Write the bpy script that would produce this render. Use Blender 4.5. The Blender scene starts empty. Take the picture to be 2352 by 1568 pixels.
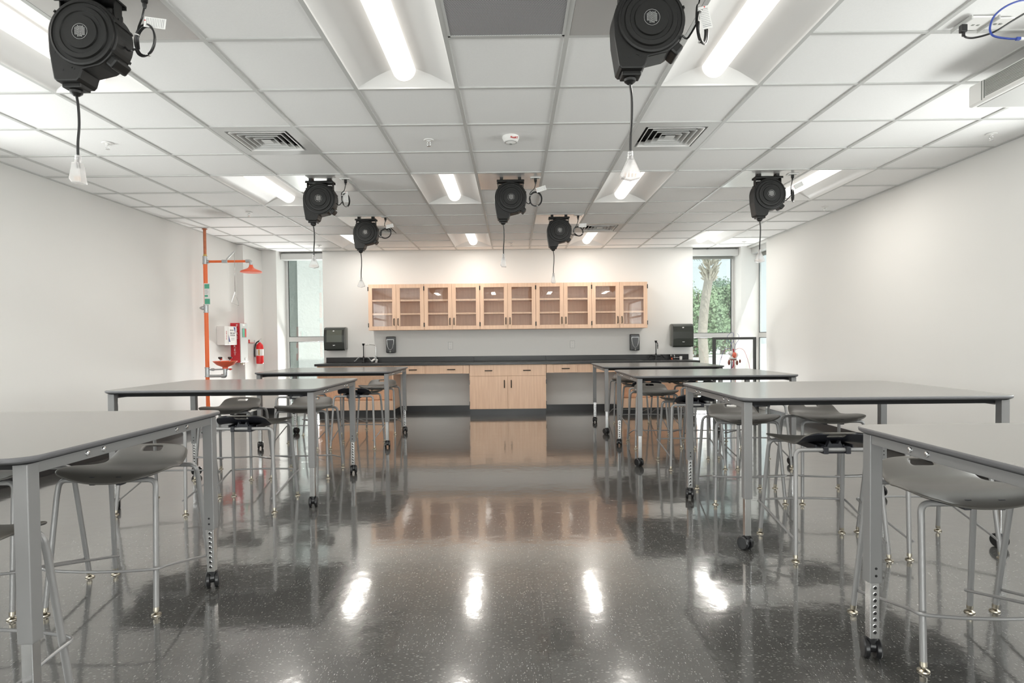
import bpy, bmesh, math, random
from mathutils import Vector, Matrix
PI = math.pi
random.seed(7)
scene = bpy.context.scene
C = scene.collection

# ------------------------------------------------------------------ camera
F, YAW, PIT, ROL, CY, CZ = 1371.855, -.00211, .02199, .01, 27.68, 1.19
def undo(u, y0, v):
    c, s = math.cos(PIT), math.sin(PIT); y = y0*c + v*s; z = -y0*s + v*c
    c, s = math.cos(YAW), math.sin(YAW)
    return Vector((u*c + y*s, -u*s + y*c, z))
Ru, Rf, Rv = undo(1, 0, 0), undo(0, 1, 0), undo(0, 0, 1)
cr, sr = math.cos(ROL), math.sin(ROL)
right, up = cr*Ru - sr*Rv, sr*Ru + cr*Rv
cd = bpy.data.cameras.new('camera'); cam = bpy.data.objects.new('camera', cd); C.objects.link(cam)
cam.matrix_world = Matrix(((right.x, up.x, -Rf.x, 0), (right.y, up.y, -Rf.y, 0), (right.z, up.z, -Rf.z, CZ), (0, 0, 0, 1)))
cd.sensor_width = 36; cd.lens = 36*F/2352; cd.shift_y = CY/2352; cd.clip_end = 400
scene.camera = cam

# ------------------------------------------------------------------ world, sun, exposure
WINDOW_FILL = 16.5            # added fill at unseen windows beside and behind the camera, W per square metre
UP_FILL = 18        # added hidden lamps outside the windows, lighting the ceiling, W per square metre
TROFFER = 11        # watts sent down by each troffer lens
LAMP = 1.15          # strength of the troffer lenses
SKY = 0.85
vs = scene.view_settings
scene.display_settings.display_device = 'sRGB'
vs.view_transform = 'Standard'; vs.look = 'None'; vs.gamma = 1; vs.use_curve_mapping = False; vs.exposure = 0.43
w = bpy.data.worlds.new('world'); scene.world = w; w.use_nodes = True
nt = w.node_tree; bg = nt.nodes['Background']
bg.inputs[0].default_value = (.87, .96, 1, 1); bg.inputs[1].default_value = SKY     # bright hazy sky
sd = bpy.data.lights.new('sun', 'SUN'); sd.energy = 2.6; sd.angle = .01; sd.color = (1, .96, .9)
sun = bpy.data.objects.new('sun', sd); C.objects.link(sun)
sun.rotation_euler = Vector((-.35, .62, -.9)).to_track_quat('-Z', 'Y').to_euler()
scene.cycles.max_bounces = 10; scene.cycles.diffuse_bounces = 5; scene.cycles.glossy_bounces = 5
scene.cycles.transparent_max_bounces = 24; scene.cycles.sample_clamp_indirect = 6.0

# ------------------------------------------------------------------ materials
def lin(c):
    return tuple((x/12.92 if x <= .04045 else ((x+.055)/1.055)**2.4) for x in (v/255 for v in c))
M = {}
def mat(name, col, rough=.5, metal=0, spec=.5, bump=None, coat=0, emit=None, estr=0, noise=None):
    m = bpy.data.materials.new(name); m.use_nodes = True; n = m.node_tree.nodes; l = m.node_tree.links
    b = n['Principled BSDF']
    b.inputs['Base Color'].default_value = (*col, 1); b.inputs['Roughness'].default_value = rough
    b.inputs['Metallic'].default_value = metal; b.inputs['Specular IOR Level'].default_value = spec
    b.inputs['Coat Weight'].default_value = coat
    if emit: b.inputs['Emission Color'].default_value = (*emit, 1); b.inputs['Emission Strength'].default_value = estr
    tc = None
    if noise or bump:
        tc = n.new('ShaderNodeTexCoord')
    if noise:   # (scale, amount) brightness variation
        t = n.new('ShaderNodeTexNoise'); t.inputs['Scale'].default_value = noise[0]; t.inputs['Detail'].default_value = 4
        l.new(tc.outputs['Object'], t.inputs['Vector'])
        mr = n.new('ShaderNodeMapRange'); mr.inputs['To Min'].default_value = 1-noise[1]; mr.inputs['To Max'].default_value = 1+noise[1]
        l.new(t.outputs['Fac'], mr.inputs['Value'])
        mx = n.new('ShaderNodeVectorMath'); mx.operation = 'SCALE'; mx.inputs[0].default_value = col
        l.new(mr.outputs[0], mx.inputs['Scale']); l.new(mx.outputs[0], b.inputs['Base Color'])
    if bump:    # (scale, strength, distance)
        t = n.new('ShaderNodeTexNoise'); t.inputs['Scale'].default_value = bump[0]; t.inputs['Detail'].default_value = 3
        l.new(tc.outputs['Object'], t.inputs['Vector'])
        bp = n.new('ShaderNodeBump'); bp.inputs['Strength'].default_value = bump[1]; bp.inputs['Distance'].default_value = bump[2]
        l.new(t.outputs['Fac'], bp.inputs['Height']); l.new(bp.outputs[0], b.inputs['Normal'])
    M[name] = m
    return m
mat('wall_paint', (.75, .742, .722), .55, bump=(160, .12, .002), noise=(1.2, .012))
mat('ceiling_tile', (.86, .855, .845), .9, bump=(240, .25, .002), noise=(90, .03))
mat('grid_metal', (.54, .54, .525), .5)
mat('panel_metal', (.62, .61, .595), .22, metal=.35)
mat('fixture_white', (.78, .77, .755), .45)
mat('baseboard_black', (.012, .012, .013), .35, bump=(60, .1, .002))
mat('aluminium', (.60, .60, .59), .42, metal=.35)
mat('seal_black', (.02, .022, .022), .6)
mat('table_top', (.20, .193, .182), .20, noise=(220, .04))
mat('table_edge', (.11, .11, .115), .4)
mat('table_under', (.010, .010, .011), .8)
mat('grey_paint', (.215, .213, .213), .38, metal=.15)
mat('stool_paint', (.27, .267, .265), .34, metal=.25)
mat('chrome', (.62, .62, .62), .18, metal=1)
mat('nickel', (.42, .38, .31), .3, metal=1)
mat('hole_dark', (.01, .01, .01), .7)
mat('caster_black', (.012, .012, .013), .3)
mat('seat_plastic', (.094, .088, .078), .42, bump=(420, .22, .0006))
mat('mount_plastic', (.02, .021, .026), .5)
mat('underside_shaded', (.018, .019, .026), .5)  # seat plastic again, darkened to carry the shade beneath it
mat('reel_black', (.0085, .0083, .0078), .46, spec=.4, bump=(700, .15, .0004))
mat('cord_black', (.01, .01, .01), .3)
mat('white_plastic', (.80, .79, .77), .4)
mat('white_paper', (.82, .81, .79), .7)
mat('ink_black', (.02, .02, .025), .7)
mat('ink_grey', (.30, .30, .31), .7)
mat('ink_red', (.62, .03, .025), .6)
mat('ink_blue', (.05, .07, .25), .6)
mat('epoxy_black', (.020, .020, .020), .32, noise=(20, .1))
mat('orange_paint', (.86, .17, .045), .38)
mat('orange_plastic', (.88, .14, .06), .3)
mat('galvanised', (.48, .50, .51), .38, metal=.75, noise=(60, .15))
mat('contact_brass', (.60, .42, .30), .4)
mat('copper', (.48, .17, .09), .4, metal=.7, noise=(25, .35))
mat('brass', (.62, .45, .16), .3, metal=.9)
mat('sign_green', (.10, .42, .28), .5)
mat('blanket_red', (.56, .018, .028), .35)
mat('extinguisher_red', (.70, .012, .015), .25)
mat('towel_dark', (.030, .034, .029), .22)
mat('towel_smoke', (.10, .11, .09), .2)
mat('towel_grey', (.25, .26, .24), .4)
mat('gloss_black', (.008, .008, .009), .14)
mat('handle_black', (.010, .009, .008), .5, spec=.3)
mat('silver_trim', (.75, .75, .74), .25, metal=.8)
mat('frame_dark', (.030, .031, .027), .4)
mat('heart_red', (.75, .16, .10), .4)
mat('kidney_red', (.20, .06, .04), .4)
mat('vessel_blue', (.05, .06, .25), .4)
mat('vessel_red', (.45, .04, .06), .4)
mat('blue_cable', (.02, .05, .28), .4)
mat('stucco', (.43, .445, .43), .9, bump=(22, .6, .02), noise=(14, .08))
mat('stucco_shaded', (.20, .225, .20), .9, bump=(22, .6, .02), noise=(14, .15))  # darker stucco copy: shade on the receding face put into its colour
mat('concrete_out', (.88, .88, .87), .8, noise=(.6, .04))
mat('palm_bark', (.42, .37, .32), .9, bump=(9, .8, .05), noise=(6, .25))
mat('palm_boot', (.52, .47, .39), .9, noise=(8, .3))
mat('leaf_light', (.27, .38, .22), .6, noise=(.6, .35))
mat('leaf_mid', (.19, .29, .20), .6, noise=(.6, .35))
mat('bark', (.20, .17, .13), .9)
mat('clear_plastic', (.80, .80, .80), .12)
def clear(name, tint, fac=.5, rough=.05):      # thin see-through sheet: tinted transmission with surface gloss
    m = bpy.data.materials.new(name); m.use_nodes = True; n = m.node_tree.nodes; l = m.node_tree.links
    n.clear(); o = n.new('ShaderNodeOutputMaterial'); mx = n.new('ShaderNodeMixShader')
    t = n.new('ShaderNodeBsdfTransparent'); t.inputs[0].default_value = (*tint, 1)
    g = n.new('ShaderNodeBsdfGlossy'); g.inputs[0].default_value = (1, 1, 1, 1); g.inputs['Roughness'].default_value = rough
    fr = n.new('ShaderNodeFresnel'); ge = n.new('ShaderNodeNewGeometry')
    io = n.new('ShaderNodeMath'); io.operation = 'MULTIPLY_ADD'; io.inputs[1].default_value = 1/1.5-1.5; io.inputs[2].default_value = 1.5
    l.new(ge.outputs['Backfacing'], io.inputs[0]); l.new(io.outputs[0], fr.inputs[0])     # same reflectance on both faces of the sheet
    ad = n.new('ShaderNodeMath'); ad.operation = 'MULTIPLY_ADD'; ad.inputs[1].default_value = 1.3; ad.inputs[2].default_value = fac
    l.new(fr.outputs[0], ad.inputs[0]); l.new(ad.outputs[0], mx.inputs[0])
    l.new(t.outputs[0], mx.inputs[1]); l.new(g.outputs[0], mx.inputs[2]); l.new(mx.outputs[0], o.inputs[0])
    M[name] = m
clear('window_glass', (.94, .975, .962), .02, .0)
clear('cabinet_glass', (.985, .985, .98), .0, .01)
clear('socket_clear', (.9, .9, .9), .06, .2)
_n = M['socket_clear'].node_tree; _o = _n.nodes['Material Output'] if 'Material Output' in _n.nodes else [x for x in _n.nodes if x.type == 'OUTPUT_MATERIAL'][0]
_m = _n.nodes.new('ShaderNodeMixShader'); _m.inputs[0].default_value = .34
_d = _n.nodes.new('ShaderNodeBsdfDiffuse'); _d.inputs[0].default_value = (.82, .80, .79, 1)
_src = _o.inputs[0].links[0].from_socket; _n.links.new(_src, _m.inputs[1]); _n.links.new(_d.outputs[0], _m.inputs[2]); _n.links.new(_m.outputs[0], _o.inputs[0])
m = mat('lens', (.9, .9, .9), .4, emit=(1, .955, .885), estr=LAMP)

def wood():
    m = bpy.data.materials.new('maple'); m.use_nodes = True; n = m.node_tree.nodes; l = m.node_tree.links; b = n['Principled BSDF']
    tc = n.new('ShaderNodeTexCoord'); mp = n.new('ShaderNodeMapping'); mp.inputs['Scale'].default_value = (14, 14, .8)
    t = n.new('ShaderNodeTexNoise'); t.inputs['Scale'].default_value = 3; t.inputs['Detail'].default_value = 6
    cr_ = n.new('ShaderNodeValToRGB')
    cr_.color_ramp.elements[0].position = .3; cr_.color_ramp.elements[0].color = (.74, .485, .33, 1)
    cr_.color_ramp.elements[1].position = .75; cr_.color_ramp.elements[1].color = (.86, .60, .43, 1)
    l.new(tc.outputs['Object'], mp.inputs[0]); l.new(mp.outputs[0], t.inputs['Vector']); l.new(t.outputs['Fac'], cr_.inputs[0])
    l.new(cr_.outputs[0], b.inputs['Base Color']); b.inputs['Roughness'].default_value = .38
    M['maple'] = m
wood()

def floor_mat():
    m = bpy.data.materials.new('vinyl_tile'); m.use_nodes = True; n = m.node_tree.nodes; l = m.node_tree.links; b = n['Principled BSDF']
    T = .3048
    def N(k, **kw):
        x = n.new(k)
        for a, v in kw.items(): setattr(x, a, v)
        return x
    def math_(op, a, bb=None, c=None):
        x = N('ShaderNodeMath', operation=op)
        for i, v in enumerate((a, bb, c)):
            if v is None: continue
            if isinstance(v, (int, float)): x.inputs[i].default_value = v
            else: l.new(v, x.inputs[i])
        return x.outputs[0]
    tc = N('ShaderNodeTexCoord'); sp = N('ShaderNodeSeparateXYZ'); l.new(tc.outputs['Object'], sp.inputs[0])
    X = math_('DIVIDE', math_('ADD', sp.outputs[0], .183), T); Y = math_('DIVIDE', math_('ADD', sp.outputs[1], .178), T)
    fx, fy = math_('FLOOR', X), math_('FLOOR', Y)
    ux, uy = math_('SUBTRACT', X, fx), math_('SUBTRACT', Y, fy)
    dx = math_('MINIMUM', ux, math_('SUBTRACT', 1, ux)); dy = math_('MINIMUM', uy, math_('SUBTRACT', 1, uy))
    seam = math_('LESS_THAN', math_('MINIMUM', dx, dy), .0045)
    cell = N('ShaderNodeCombineXYZ'); l.new(fx, cell.inputs[0]); l.new(fy, cell.inputs[1])
    wn = N('ShaderNodeTexWhiteNoise'); l.new(cell.outputs[0], wn.inputs['Vector'])
    par = math_('MODULO', math_('ABSOLUTE', math_('ADD', fx, fy)), 2)
    def specks(sx, sy, seed):
        mp = N('ShaderNodeMapping'); mp.inputs['Scale'].default_value = (sx, sy, 1); mp.inputs['Location'].default_value = (seed, seed*2, 0)
        l.new(tc.outputs['Object'], mp.inputs[0])
        v = N('ShaderNodeTexVoronoi'); v.inputs['Scale'].default_value = 1; v.inputs['Randomness'].default_value = 1
        l.new(mp.outputs[0], v.inputs['Vector'])
        c = N('ShaderNodeSeparateXYZ'); l.new(v.outputs['Color'], c.inputs[0])
        small = math_('LESS_THAN', v.outputs['Distance'], math_('MULTIPLY', c.outputs[1], .42))       # each fleck its own size
        return math_('MULTIPLY', small, c.outputs[0])
    def mixf(f, a, bb):
        x = N('ShaderNodeMix'); x.data_type = 'FLOAT'
        l.new(f, x.inputs[0]); l.new(a, x.inputs[2]); l.new(bb, x.inputs[3]); return x.outputs[0]
    s1 = mixf(par, specks(70, 230, 3), specks(230, 70, 5))
    s2 = mixf(par, specks(40, 120, 13), specks(120, 40, 15))
    r1 = N('ShaderNodeMapRange'); r1.inputs[1].default_value = .25; r1.inputs[2].default_value = 1; l.new(s1, r1.inputs[0])
    r2 = N('ShaderNodeMapRange'); r2.inputs[1].default_value = .3; r2.inputs[2].default_value = 1; l.new(s2, r2.inputs[0])
    tone = N('ShaderNodeMapRange'); tone.inputs[3].default_value = .060; tone.inputs[4].default_value = .078; l.new(wn.outputs[0], tone.inputs[0])
    base = math_('SUBTRACT', tone.outputs[0], math_('MULTIPLY', r2.outputs[0], .03))
    base = math_('ADD', base, math_('MULTIPLY', r1.outputs[0], .26))
    base = math_('MULTIPLY', base, math_('SUBTRACT', 1, math_('MULTIPLY', seam, .6)))
    col = N('ShaderNodeCombineXYZ')
    l.new(base, col.inputs[0]); l.new(math_('MULTIPLY', base, .985), col.inputs[1]); l.new(math_('MULTIPLY', base, .93), col.inputs[2])
    l.new(col.outputs[0], b.inputs['Base Color'])
    ro = N('ShaderNodeTexNoise'); ro.inputs['Scale'].default_value = 1.7; l.new(tc.outputs['Object'], ro.inputs['Vector'])
    rr = N('ShaderNodeMapRange'); rr.inputs[3].default_value = .13; rr.inputs[4].default_value = .24; l.new(ro.outputs['Fac'], rr.inputs[0])
    l.new(rr.outputs[0], b.inputs['Roughness']); b.inputs['Specular IOR Level'].default_value = .5; b.inputs['Coat Weight'].default_value = 1; b.inputs['Coat Roughness'].default_value = .07; b.inputs['Coat IOR'].default_value = 1.74
    b1 = N('ShaderNodeTexNoise'); b1.inputs['Scale'].default_value = 9; b1.inputs['Detail'].default_value = 5; l.new(tc.outputs['Object'], b1.inputs['Vector'])
    h = math_('SUBTRACT', b1.outputs['Fac'], math_('MULTIPLY', seam, .8))
    bp = N('ShaderNodeBump'); bp.inputs['Strength'].default_value = .13; bp.inputs['Distance'].default_value = .006
    l.new(h, bp.inputs['Height']); l.new(bp.outputs[0], b.inputs['Normal']); l.new(bp.outputs[0], b.inputs['Coat Normal'])
    M['vinyl_tile'] = m
floor_mat()

# ------------------------------------------------------------------ helpers
class MB:
    def __init__(s): s.bm = bmesh.new(); s.mi = 0
    def _tag(s, faces, smooth=False):
        for f in faces: f.material_index = s.mi; f.smooth = smooth
    def box(s, c, size, rz=0, bev=0, mtx=None, seg=2):
        t = bmesh.new(); bmesh.ops.create_cube(t, size=1)
        bmesh.ops.scale(t, vec=size, verts=t.verts)
        if bev: bmesh.ops.bevel(t, geom=t.edges[:], offset=bev, segments=seg, affect='EDGES', profile=.5)
        if mtx is None: mtx = Matrix.Translation(c) @ Matrix.Rotation(rz, 4, 'Z')
        bmesh.ops.transform(t, matrix=mtx, verts=t.verts)
        s._merge(t, smooth=False); return s
    def bx(s, x0, x1, y0, y1, z0, z1, bev=0):
        return s.box(((x0+x1)/2, (y0+y1)/2, (z0+z1)/2), (abs(x1-x0), abs(y1-y0), abs(z1-z0)), bev=bev)
    def _merge(s, t, smooth):
        me = bpy.data.meshes.new('tmp'); t.to_mesh(me); t.free()
        n0 = len(s.bm.faces); s.bm.from_mesh(me); bpy.data.meshes.remove(me)
        s.bm.faces.ensure_lookup_table()
        s._tag([s.bm.faces[i] for i in range(n0, len(s.bm.faces))], smooth)
    def tube(s, pts, r, seg=12, closed=False, caps=True, r2=None):
        pts = [Vector(p) for p in pts]; n = len(pts); rings = []
        up_ = None
        for i, p in enumerate(pts):
            if closed: d = (pts[(i+1) % n] - pts[i-1])
            else: d = pts[min(i+1, n-1)] - pts[max(i-1, 0)]
            d.normalize()
            if up_ is None:
                a = Vector((0, 0, 1)) if abs(d.z) < .9 else Vector((1, 0, 0))
                up_ = d.cross(a).normalized()
            else:
                up_ = (up_ - d*up_.dot(d)); up_.normalize()
            b = d.cross(up_)
            rr = r if r2 is None else r + (r2-r)*i/(n-1)
            rings.append([s.bm.verts.new(p + (up_*math.cos(2*PI*k/seg) + b*math.sin(2*PI*k/seg))*rr) for k in range(seg)])
        fs = []
        for i in range(n if closed else n-1):
            A, B = rings[i], rings[(i+1) % n]
            for k in range(seg): fs.append(s.bm.faces.new((A[k], A[(k+1) % seg], B[(k+1) % seg], B[k])))
        s._tag(fs, True)
        if caps and not closed:
            c = [s.bm.faces.new(rings[0][::-1]), s.bm.faces.new(rings[-1])]; s._tag(c, False)
        return s
    def cyl(s, p0, p1, r, seg=16, r2=None): return s.tube([p0, p1], r, seg, r2=r2)
    def lathe(s, prof, o=(0, 0, 0), seg=24, axis='Z', mtx=None):
        o = Vector(o); rings = []
        for r, h in prof:
            ring = []
            for k in range(seg):
                a = 2*PI*k/seg; v = Vector((r*math.cos(a), r*math.sin(a), h))
                if axis == 'Y': v = Vector((v.x, v.z, v.y))     # h along y
                if axis == 'X': v = Vector((v.z, v.x, v.y))
                if mtx: v = mtx @ v
                ring.append(s.bm.verts.new(o + v))
            rings.append(ring)
        fs = []
        for A, B in zip(rings, rings[1:]):
            for k in range(seg): fs.append(s.bm.faces.new((A[k], A[(k+1) % seg], B[(k+1) % seg], B[k])))
        s._tag(fs, True)
        for rg in (rings[0], rings[-1]):
            f = s.bm.faces.new(rg); s._tag([f], False)
        return s
    def prism(s, poly, d0, d1, axis='Z', bev=0):
        """poly in the plane across the axis, extruded from d0 to d1"""
        t = bmesh.new()
        def P(a, b, d): return {'Z': (a, b, d), 'Y': (a, d, b), 'X': (d, a, b)}[axis]
        A = [t.verts.new(P(a, b, d0)) for a, b in poly]; B = [t.verts.new(P(a, b, d1)) for a, b in poly]
        f0 = t.faces.new(A[::-1]); f1 = t.faces.new(B); n = len(poly)
        for i in range(n): t.faces.new((A[i], A[(i+1) % n], B[(i+1) % n], B[i]))
        bmesh.ops.recalc_face_normals(t, faces=t.faces[:])
        if bev:
            es = [e for e in t.edges if all(len(f.verts) > 4 for f in e.link_faces) or any(f in (f0, f1) for f in e.link_faces)]
            bmesh.ops.bevel(t, geom=es, offset=bev, segments=2, affect='EDGES', profile=.5)
        s._merge(t, False); return s
    def quad(s, *p):
        f = s.bm.faces.new([s.bm.verts.new(q) for q in p]); s._tag([f]); return s
    def ball(s, c, r, sc=(1, 1, 1), seg=12):
        t = bmesh.new(); bmesh.ops.create_uvsphere(t, u_segments=seg, v_segments=max(6, seg//2), radius=r)
        bmesh.ops.transform(t, matrix=Matrix.Translation(c) @ Matrix.Diagonal((*sc, 1)), verts=t.verts)
        s._merge(t, True); return s
    def build(s, name, mats, parent=None, recalc=True, loc=None):
        if recalc: bmesh.ops.recalc_face_normals(s.bm, faces=s.bm.faces[:])
        for e in s.bm.edges:
            if len(e.link_faces) == 2 and e.calc_face_angle(0) > .62: e.smooth = False
        me = bpy.data.meshes.new(name); s.bm.to_mesh(me); s.bm.free()
        for k in ([mats] if isinstance(mats, str) else mats): me.materials.append(M[k])
        o = bpy.data.objects.new(name, me); C.objects.link(o)
        if parent: o.parent = parent
        if loc: o.location = loc
        return o
def arc(c, r, a0, a1, n, plane='XZ'):
    out = []
    for i in range(n+1):
        a = a0 + (a1-a0)*i/n; u, v = r*math.cos(a), r*math.sin(a)
        out.append({'XZ': (c[0]+u, c[1], c[2]+v), 'XY': (c[0]+u, c[1]+v, c[2]), 'YZ': (c[0], c[1]+u, c[2]+v)}[plane])
    return out
def fillet(pts, r, n=6):
    pts = [Vector(p) for p in pts]; out = [pts[0]]
    for a, b, c in zip(pts, pts[1:], pts[2:]):
        u, v = (a-b), (c-b); k = min(r, u.length*.49, v.length*.49); u.normalize(); v.normalize()
        p, q = b+u*k, b+v*k
        for i in range(n+1):
            t = i/n; out.append(p*(1-t)**2 + b*2*t*(1-t) + q*t*t)
    out.append(pts[-1]); return out
def smooth_path(pts, n=6):
    P = [Vector(p) for p in pts]; out = []
    for i in range(len(P)-1):
        a, b, c, d = P[max(i-1, 0)], P[i], P[i+1], P[min(i+2, len(P)-1)]
        for k in range(n):
            t = k/n
            out.append(.5*((2*b) + (c-a)*t + (2*a-5*b+4*c-d)*t*t + (-a+3*b-3*c+d)*t**3))
    out.append(P[-1]); return out
def rrect(x0, x1, y0, y1, r, n=6):
    out = []
    for cx, cy, a in ((x1-r, y1-r, 0), (x0+r, y1-r, PI/2), (x0+r, y0+r, PI), (x1-r, y0+r, 1.5*PI)):
        for i in range(n+1):
            t = a + PI/2*i/n; out.append((cx+r*math.cos(t), cy+r*math.sin(t)))
    return out
def thing(name, label, cat, loc=(0, 0, 0), rz=0, group=None):
    o = bpy.data.objects.new(name, None); C.objects.link(o); o.location = loc; o.rotation_euler = (0, 0, rz)
    o.empty_display_size = .1
    return tag(o, label, cat, group)
def tag(o, label, cat, group=None):
    o['label'] = label; o['category'] = cat
    if group: o['group'] = group
    return o
def struct(name, mb, mats, parent=None):
    o = mb.build(name, mats, parent)
    if not parent: o['kind'] = 'structure'
    return o
def text(name, body, size, matname, mtx, parent, depth=.0006, align='CENTER', spacing=1.0, line=1.0):
    cu = bpy.data.curves.new('txt', 'FONT'); cu.body = body; cu.size = size; cu.align_x = align; cu.align_y = 'CENTER'
    cu.extrude = depth; cu.space_character = spacing; cu.space_line = line; cu.resolution_u = 2
    t = bpy.data.objects.new('txt', cu); C.objects.link(t)
    dg = bpy.context.evaluated_depsgraph_get(); dg.update()
    me = bpy.data.meshes.new_from_object(t.evaluated_get(dg)); bpy.data.objects.remove(t); bpy.data.curves.remove(cu)
    me.transform(mtx); me.materials.clear(); me.materials.append(M[matname])
    o = bpy.data.objects.new(name, me); C.objects.link(o); o.parent = parent
    return o
def face(origin, xdir, ydir):       # matrix: text plane at origin with its own x and y directions
    x = Vector(xdir).normalized(); y = Vector(ydir).normalized(); z = x.cross(y)
    return Matrix(((x.x, y.x, z.x, origin[0]), (x.y, y.y, z.y, origin[1]), (x.z, y.z, z.z, origin[2]), (0, 0, 0, 1)))
def copy_tree(o, parent=None):
    c = o.copy(); C.objects.link(c); c.parent = parent
    for ch in list(o.children): copy_tree(ch, c)
    return c
def ray(x, y):                       # used once, to read positions off the survey of the room
    uu = (x-1176)/F; vv = -(y-784-CY)/F; u = uu*cr + vv*sr; v = -uu*sr + vv*cr
    return undo(u, 1, v)

# ------------------------------------------------------------------ room shell
CH = 2.716; S = .6096; GX0, GY0 = -2.7626, 3.0457
XL, XR, YB, YR = -4.27, 3.93, 10.09, -4.6
def gx(c): return GX0 + S*c
def gy(r): return GY0 + S*r
struct('floor', MB().bx(-4.6, 4.4, YR-.2, 10.55, -.1, 0), 'vinyl_tile')
def wall_with(x0, x1, y0, y1, holes, z0, z1, along='y'):
    mb = MB(); H = CH+.3; run = y0 if along == 'y' else x0; end = y1 if along == 'y' else x1
    def B(a, b, q0, q1):
        if along == 'y': mb.bx(x0, x1, a, b, q0, q1)
        else: mb.bx(a, b, y0, y1, q0, q1)
    for a, b in holes:
        B(run, a, 0, H); B(a, b, 0, z0); B(a, b, z1, H); run = b
    B(run, end, 0, H); return mb
SW = [(-1.3, 1.2), (1.6, 4.3)]; RW = [(-3.4, -1.2), (-.9, .9), (1.2, 3.2)]; WZ = (.95, 2.45); RZ = (.10, 1.62)  # unseen side and rear openings, added to let fill light in
struct('wall_left', wall_with(XL-.25, XL, YR-.2, 10.45, SW, *WZ), 'wall_paint')
struct('wall_column', MB().bx(XL, -4.17, 9.27, 9.96, 0, CH), 'wall_paint')
struct('wall_right', wall_with(XR, XR+.25, YR-.2, 9.28, SW, *WZ), 'wall_paint')
struct('wall_rear', wall_with(XL, XR, YR-.2, YR, RW, *RZ, along='x'), 'wall_paint')
mb = MB().bx(-3.20, 3.035, YB, YB+.22, 0, CH+.3)
mb.bx(-4.27, -3.93, 9.96, 10.46, 0, CH+.3).bx(3.83, 4.13, 10.04, 10.46, 0, CH+.3)
mb.bx(-3.93, -3.12, 10.28, 10.46, 2.69, CH+.3).bx(2.95, 3.83, 10.28, 10.46, 2.69, CH+.3)
mb.bx(-3.20, -3.10, YB+.22, 10.46, 0, CH+.3).bx(2.93, 3.035, YB+.22, 10.46, 0, CH+.3)
struct('wall_back', mb, 'wall_paint')
struct('wall_corner', MB().bx(4.13, 4.165, 10.07, 10.46, 0, CH+.3).bx(3.94, 4.24, 9.28, 10.04, 2.69, CH+.3), 'wall_paint')

# baseboards
struct('baseboard_left', MB().bx(XL, XL+.012, YR, 9.27, 0, .10).bx(-4.17, -4.158, 9.27, 9.96, 0, .10).bx(XL, -4.158, 9.258, 9.27, 0, .10), 'baseboard_black')
struct('baseboard_right', MB().bx(XR-.012, XR, YR, 9.28, 0, .10), 'baseboard_black')
struct('baseboard_back', MB().bx(-4.17, -3.93, 9.948, 9.96, 0, .10).bx(-3.20, 3.035, YB-.012, YB, 0, .10).bx(3.83, 4.13, 10.028, 10.04, 0, .10), 'baseboard_black')
struct('baseboard_rear', MB().bx(XL, XR, YR, YR+.012, 0, .10), 'baseboard_black')

# ceiling: lay-in tiles on a grid; cells left out where fixtures and panels sit
LIGHTS = [(c, r) for r in (-6, -1, 4, 9) for c in (0, 3, 6, 9) if not (c == 9 and r == -1)]
DIFF = [(1, 2), (6, 2), (1, 8), (6, 8)]
PANEL = [(1, -1), (5, -1), (1, 4), (4, 4), (8, 4), (1, 7), (5, 7)]
RET = [(4, -1)]
skip = set(DIFF + PANEL + RET)
for c, r in LIGHTS: skip.add((c, r)); skip.add((c, r+1))
mb = MB()
i0, i1 = -3, 12; j0, j1 = -13, 12
for i in range(i0, i1):
    for j in range(j0, j1):
        if (i, j) in skip: continue
        x0, x1 = max(gx(i), XL), min(gx(i+1), 4.3); y0, y1 = max(gy(j), YR), min(gy(j+1), 10.4)
        if x1-x0 < .02 or y1-y0 < .02: continue
        mb.bx(x0, x1, y0, y1, CH+.008, CH+.024)
struct('ceiling', mb, 'ceiling_tile')
mb = MB(); hw = .012
mid = {(c, r) for c, r in LIGHTS}
for i in range(i0, i1+1):
    if gx(i) < XL or gx(i) > 4.2: continue
    mb.bx(gx(i)-hw, gx(i)+hw, YR, 10.3, CH, CH+.010)
for j in range(j0, j1+1):
    if gy(j) < YR or gy(j) > 10.3: continue
    run = XL                                   # cross tees stop at the long sides of the 2x4 fixtures
    for c in range(i0, i1):
        if (c, j-1) in mid:
            if gx(c)-run > .02: mb.bx(run, gx(c), gy(j)-hw, gy(j)+hw, CH+.001, CH+.010)
            run = gx(c+1)
    mb.bx(run, 4.2, gy(j)-hw, gy(j)+hw, CH+.001, CH+.010)
mb.bx(XL, XL+.02, YR, 9.96, CH, CH+.01).bx(XR-.02, XR, YR, 9.28, CH, CH+.01).bx(-3.2, 3.03, YB-.02, YB, CH, CH+.01)
struct('trim_1', mb, 'grid_metal')
struct('sun_block_slab', MB().bx(-4.6, 4.4, YR-.3, 10.6, CH+.32, CH+.45), 'stucco_shaded')  # unseen slab added above the ceiling to stop sun leaking in

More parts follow.
